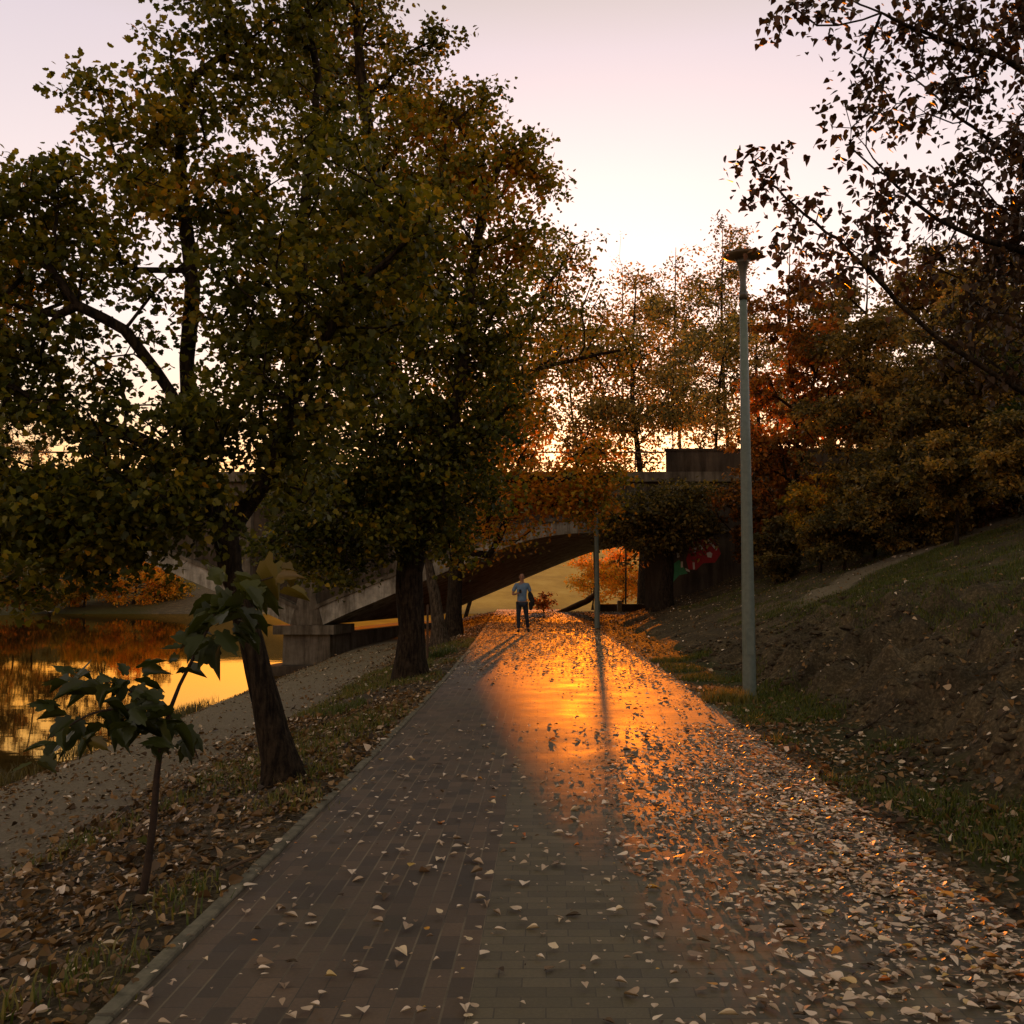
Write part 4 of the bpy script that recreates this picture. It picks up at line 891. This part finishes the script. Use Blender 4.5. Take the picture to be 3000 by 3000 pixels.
hb = skin_obj('hand', hand((-.115, -.25, 1.20), (.75, -.55, .25), None, (0, .5, .9), (.3, .7, .2)), M['skin'], man)
hb = skin_obj('hand', hand((.27, -.05, .90), (.02, -.1, -1), None, (0, 1, 0), (-1, 0, 0)), M['skin'], man)
shirt = [[(0, 0, .90, .165, .125), (0, .005, 1.02, .155, .12), (0, .005, 1.14, .15, .115), (0, .0, 1.30, .175, .125), (0, .0, 1.43, .145, .105), (0, -.002, 1.49, .075, .07)],
         [(0, .0, 1.43, .145, .105), (-.165, .0, 1.43, .078), (-.235, .01, 1.31, .068), (-.262, .003, 1.22, .060)],
         [(0, .0, 1.43, .145, .105), (.165, .0, 1.43, .078), (.225, .02, 1.31, .068), (.245, .027, 1.22, .060)]]
skin_obj('shirt', shirt, M['shirt'], man)
sho = [[(0, 0, .95, .155, .118), (-.09, 0, .86, .10), (-.10, -.02, .66, .082), (-.105, .0, .47, .066), (-.10, .03, .28, .060), (-.10, .05, .12, .052)], [(0, 0, .95, .155, .118), (.09, .01, .86, .10), (.12, .05, .66, .082), (.14, .07, .47, .066), (.17, .16, .29, .060), (.19, .22, .14, .052)]]
skin_obj('trousers', sho, M['jeans'], man)
for c in ([(-.10, .07, .07, .045), (-.105, -.04, .05, .048, .042), (-.11, -.15, .038, .040, .030)], [(.19, .24, .10, .045), (.20, .14, .065, .048, .042), (.205, .04, .04, .040, .030)]): skin_obj('shoe', [c], M['black'], man, 2)
skin_obj('hair', [[(0, .015, 1.66, .074, .075), (0, .012, 1.72, .080, .085), (0, .005, 1.775, .058, .065)]], M['hair'], man)
bm = bmesh.new()
for sx in (-1, 1):
    bm = bmesh.new(); bmesh.ops.create_uvsphere(bm, u_segments=8, v_segments=6, radius=.011, matrix=Matrix.Translation((sx * .031, -.108, 1.675))); bm_obj('eye', bm, M['black'], man)
bm = bmesh.new(); bmesh.ops.create_cone(bm, segments=8, radius1=.018, radius2=.006, depth=.05, cap_ends=True, matrix=Matrix.Translation((0, -.115, 1.655)) @ Matrix.Rotation(.3, 4, 'X')); bm_obj('nose', bm, M['skin'], man, True)
bm = bmesh.new()
for sx in (-1, 1): bm = bmesh.new(); bmesh.ops.create_uvsphere(bm, u_segments=8, v_segments=6, radius=.03, matrix=Matrix.Translation((sx * .080, -.01, 1.66)) @ Matrix.Diagonal((.4, .7, 1.1, 1))); bm_obj('ear', bm, M['skin'], man, True)
man.location = (PX, PD, .005); man.scale = (1.08,) * 3
for c in man.children: c.matrix_parent_inverse = Matrix.Identity(4)
man.rotation_euler = (0, 0, 0)
# jacket carried over the arm
jk = skin_obj('jacket', [[(.22, -.03, 1.26, .085, .08), (.27, -.03, 1.10, .12, .10), (.29, -.03, .95, .125, .10), (.27, -.03, .78, .10, .07), (.26, -.02, .66, .06, .05)], [(.27, -.03, 1.10, .12, .10), (.33, -.04, .95, .055), (.355, -.03, .80, .04)]], M['black'], None)
jk.location = (PX, PD, .005); jk.scale = (1.08,) * 3; tag(jk, 'black jacket carried folded over the walking man\'s arm', 'jacket')
bm = bmesh.new(); add_box(bm, -.036, .036, -.005, .005, -.07, .07, Matrix.Translation((-.055, -.315, 1.245)) @ Matrix.Rotation(-.7, 4, 'X')); bmesh.ops.bevel(bm, geom=bm.edges[:], offset=.002, segments=1)
ph = bm_obj('phone', bm, M['black']); ph.location = (PX, PD, .005); ph.scale = (1.08,) * 3; tag(ph, 'small dark phone held at chest height by the walking man', 'phone')

# ---------------------------------------------------------------- fallen leaves, grass, sticks
def scatter(n, fx0, fx1, d0, d1, power=1.0, dens=None):
    d = d0 + (d1 - d0) * RNG.random(n) ** power
    u = RNG.random(n)
    X = fx0(d) + (fx1(d) - fx0(d)) * u
    if dens is not None:
        k = RNG.random(n) < dens(X, d); X = X[k]; d = d[k]
    return X, d
def litter(name, parts, m_, T, sz, tilt, tint, label_kind='stuff'):
    X = np.concatenate([p[0] for p in parts]); d = np.concatenate([p[1] for p in parts]); n = len(X)
    on = (X > xl(d)) & (X < xr(d))
    z = np.where(on, .012, hgt(X, d) + .012) + RNG.random(n) * .012
    e_ = .12
    nx_ = np.where(on, 0, -(hgt(X + e_, d) - hgt(X - e_, d)) / (2 * e_)); ny_ = np.where(on, 0, -(hgt(X, d + e_) - hgt(X, d - e_)) / (2 * e_))
    N = np.stack([nx_, ny_, np.ones(n)], -1) + RNG.normal(0, 1, (n, 3)) * tilt * RNG.random(n)[:, None] * 1.6
    N[:, 2] = np.abs(N[:, 2]) + .05
    fl = RNG.random(n) < .3
    size = sz * RNG.choice([.4, .75, 1.1, 1.6], n, p=[.34, .32, .25, .09]) * RNG.uniform(.85, 1.15, n)
    tn = tint(X, d, n)
    z = z + np.linalg.norm(N[:, :2], axis=1) / np.linalg.norm(N, axis=1) * size * .3
    o = leaves(name, np.stack([X, d, z], -1), N, rdir(n), size, tn, T, m_, None, curl=.3, aspect=RNG.uniform(.6, 1.3, n))
    print(name, n); return tag(o, kind='stuff')
pathd = lambda X, d: (1 - .55 * sstep(7.5, 10.5, d) * sstep(27, 20, d)) * np.clip(.05 + .68 * sstep(.25, 2.3, (X - xl(d)) - 1.45 - .10 * (d - 4) * (d < 9) * 0) * (.4 + 1.2 * (vnoise(X * 1.7, d * 1.7))) + .15 * sstep(14, 24, d) * (vnoise(X * 1.2 + 5, d * .6) > .45) + .9 * sstep(3.9, 3.5, xr(d) - X + 3.2), 0, 1)
tl = lambda X, d, n: np.where(RNG.random(n) < .025 + .10 * sstep(1.2, .1, xr(d) - X), RNG.uniform(.9, 1, n), np.clip(RNG.normal(.48, .25, n), 0, .88))
P1 = scatter(42000, xl, xr, 2.2, 12, .9, pathd); P2 = scatter(30000, xl, xr, 12, 42, .8, lambda X, d: np.clip(pathd(X, d) + .7 * sstep(14, 26, d) * (.3 + vnoise(X * 1.3, d * .7)), 0, 1))
tag(litter('fallen_leaves_on_path', [P1, P2], M['litter'], T_FALL, .041, .13, tl), 'pale and orange fallen leaves strewn thickest on the right of the paving', 'fallen leaves')
Pn = scatter(60, lambda d: xl(d) + .1, lambda d: xr(d) - 1.5, 3.2, 6.5, 1.0)
lf = lambda off: (lambda d: xl(d) - off)
dl = lambda X, d: np.clip(.25 + 1.1 * sstep(2.9, 1.6, xl(d) - X) + 0 * d, 0, 1) * (.35 + .9 * vnoise(X * 1.3 + 3, d * 1.3)) * (1 - .5 * sstep(2.2, 3.4, xl(d) - X))
L1 = scatter(60000, lf(7.5), lf(-.02), 2.5, 16, .9, dl); L2 = scatter(40000, lf(8), lf(0), 16, 40, .9, dl)
tb = lambda X, d, n: np.clip(RNG.normal(.42, .26, n) + .18 * (vnoise(X * .9, d * .9) - .5), 0, 1)
tag(litter('leaf_litter_on_bank', [L1, L2], M['litter_brown'], T_FALL, .050, .50, tb), 'brown and pale leaf litter covering the grassy strip between path and river', 'leaf litter')
rf_ = lambda off: (lambda d: xr(d) + off)
dr = lambda X, d: np.clip(.18 + 1.1 * sstep(1.3, .1, X - xr(d)) + .6 * sstep(12, 6, d), 0, 1) * (.3 + 1.0 * vnoise(X * 1.1 + 8, d * 1.1))
R1 = scatter(26000, rf_(-.05), rf_(5), 2.5, 16, .9, dr); R2 = scatter(32000, rf_(-.1), rf_(13), 16, 42, .9, lambda X, d: .5 * dr(X, d) + .25)
R3 = scatter(16000, lambda d: d * 0 - 4.5, lambda d: d * 0 + 7, 34, 58, 1.0)
tag(litter('leaf_litter_on_slope', [R1, R2, R3], M['litter_brown'], T_FALL, .050, .50, tb), 'scattered brown leaves over the dark slope right of the path', 'leaf litter')

def blades(name, X, d, hgt_, m_, tint, per=14, spread=.09, width=.006):
    n = len(X) * per
    Xc = np.repeat(X, per) + RNG.normal(0, spread, n); dc = np.repeat(d, per) + RNG.normal(0, spread, n)
    z = hgt(Xc, dc) - .01; h = hgt_ * RNG.uniform(.4, 1.2, n)
    a = RNG.random(n) * 2 * np.pi; lean = RNG.uniform(.15, .8, n)
    dx, dy = np.cos(a), np.sin(a); wx, wy = -dy * width, dx * width
    b0 = np.stack([Xc, dc, z], -1); wv = np.stack([wx, wy, 0 * wx], -1)
    m1 = b0 + np.stack([dx * lean * h * .25, dy * lean * h * .25, h * .55], -1); tp_ = b0 + np.stack([dx * lean * h * .9, dy * lean * h * .9, h * .95], -1)
    V = np.stack([b0 - wv, b0 + wv, m1 + wv * .8, m1 - wv * .8, tp_ + wv * .1, tp_ - wv * .1], 1)
    Fq = np.array([[0, 1, 2, 3], [3, 2, 4, 5]])
    Fi = (Fq[None] + (np.arange(n) * 6)[:, None, None]).reshape(-1, 4)
    me = np_mesh(name, V.reshape(-1, 3), 4, Fi, False, {'tint': np.repeat(np.clip(RNG.normal(tint, .22, n), 0, 1), 6)})
    return tag(link(name, me, m_), kind='stuff')
gd = lambda X, d: (vnoise(X * 1.1 + 2, d * .8) > .40) * (1 - trf(X, d))
gA = scatter(2600, rf_(.10), rf_(1.2), 3.5, 22, .9, lambda X, d: (vnoise(X * 1.6 + 2, d * 1.3) > .5) * 1.0); gB = scatter(3400, rf_(2.6), rf_(12), 8, 36, .9, gd); gE = scatter(9500, rf_(3.2), rf_(13), 7, 26, .9, lambda X, d: (vnoise(X * .8 + 7, d * .8) > .42) * (1 - trf(X, d)))
gA = (np.concatenate([gA[0], gE[0]]), np.concatenate([gA[1], gE[1]]))
tag(blades('verge_grass', np.concatenate([gA[0], gB[0]]), np.concatenate([gA[1], gB[1]]), .085, M['grass'], .55), 'short green grass along the right verge and up the slope', 'grass')
gC = scatter(1500, lf(2.2), lf(.05), 3.0, 30, .8, lambda X, d: (vnoise(X * .8 + 12, d * .6) > .5) * 1.0)
tag(blades('bank_grass', gC[0], gC[1], .11, M['grass'], .75), 'thin grass in the leaf litter left of the path', 'grass')
gD = scatter(420, lf(9.2), lf(7.4), 13, 30, 1.0, lambda X, d: (vnoise(X * .8, d * .5) > .35) * 1.0)
tag(blades('shore_reeds', gD[0], gD[1], .32, M['reed'], .3, 16, .14, .008), 'dark dry reeds along the near shore', 'reeds')
# clods of dug earth on the rough foot of the slope
cX, cD = scatter(9000, rf_(.9), rf_(6.5), 3.5, 24, .9, lambda X, d: np.clip(1.2 - (X - xr(d) - .9) / 5.5, 0, 1) * (vnoise(X * 1.5 + 20, d * 1.5) > .42))
bm = bmesh.new(); bmesh.ops.create_icosphere(bm, subdivisions=2, radius=1.0)
iv = np.array([v.co[:] for v in bm.verts]); ifc = np.array([[v.index for v in f.verts] for f in bm.faces]); bm.free()
nC = len(cX); cs = np.exp(RNG.normal(-3.9, .5, nC)).clip(.008, .075)
jit = 1 + RNG.normal(0, .27, (nC, len(iv)))
el_ = RNG.uniform(.6, 1.5, (nC, 1, 3)); el_[:, :, 2] *= .6
cv = iv[None] * jit[:, :, None] * el_ * cs[:, None, None]
ca = RNG.random(nC) * 6.28; c_, s__ = np.cos(ca)[:, None], np.sin(ca)[:, None]
cv = np.stack([cv[:, :, 0] * c_ - cv[:, :, 1] * s__, cv[:, :, 0] * s__ + cv[:, :, 1] * c_, cv[:, :, 2]], -1)
cv += np.stack([cX, cD, hgt(cX, cD) + cs * .15], -1)[:, None, :]
me = np_mesh('earth_clods', cv.reshape(-1, 3), 3, (ifc[None] + (np.arange(nC) * len(iv))[:, None, None]).reshape(-1, 3))
tag(link('earth_clods', me, M['clod']), 'rough clods of dug brown earth along the foot of the slope', 'earth clods', kind='stuff')
# grass tufts that stand out
for lab, px, d, r_, hh, n_, tn in (('green grass tuft at the path edge right of the thick maple trunk', 1285, 24.5, .38, .20, 30, .25), ('low green tuft on the left verge below the thick maple', 1010, 15.5, .40, .14, 30, .5), ('yellow green tuft at the foot of the near street lamp', 2130, 14.2, .30, .20, 34, .95)):
    X0 = (px - 1500) / F * d; a = RNG.random(n_) * 6.28; rr = r_ * RNG.random(n_) ** .6
    o = blades('grass_tuft', X0 + rr * np.cos(a), d + rr * np.sin(a) * 1.4, hh, M['grass'], tn, 22, .06, .007); o['kind'] = 'stuff'; tag(o, lab, 'grass tuft')
# sticks
def stick(lab, pts, r0, m_='wood'):
    q = []
    for px, py in pts:
        # walk along the ray until it meets the ground
        dd = 3.0
        for _ in range(4000):
            p = P(px, py, dd)
            if p[2] <= float(hgt(p[0], dd)) + .03: break
            dd += .02
        q.append((p[0], dd, p[2] + .02, r0))
    q = smooth_poly(q, 12); q[:, 3] = np.linspace(r0, r0 * .4, 12)
    tag(tube_obj('stick', [(q[:, :3], q[:, 3])], M[m_], 6, .1), lab, 'stick', 'sticks lying on the ground')
stick('pale bent stick on the dark slope right of the lamp post', [(2475, 1935), (2500, 1938), (2516, 1950), (2518, 1965)], .018, 'bark_grey')
stick('long straight root like stick on the rough earth slope', [(2480, 2165), (2560, 2120), (2640, 2060)], .02, 'bark_grey')
stick('thin dark branch lying beside the left kerb', [(660, 2560), (700, 2540), (760, 2515), (800, 2480)], .012)
stick('pale twig in the leaf litter near the sapling', [(500, 2600), (550, 2590), (590, 2570)], .006, 'bark_grey')
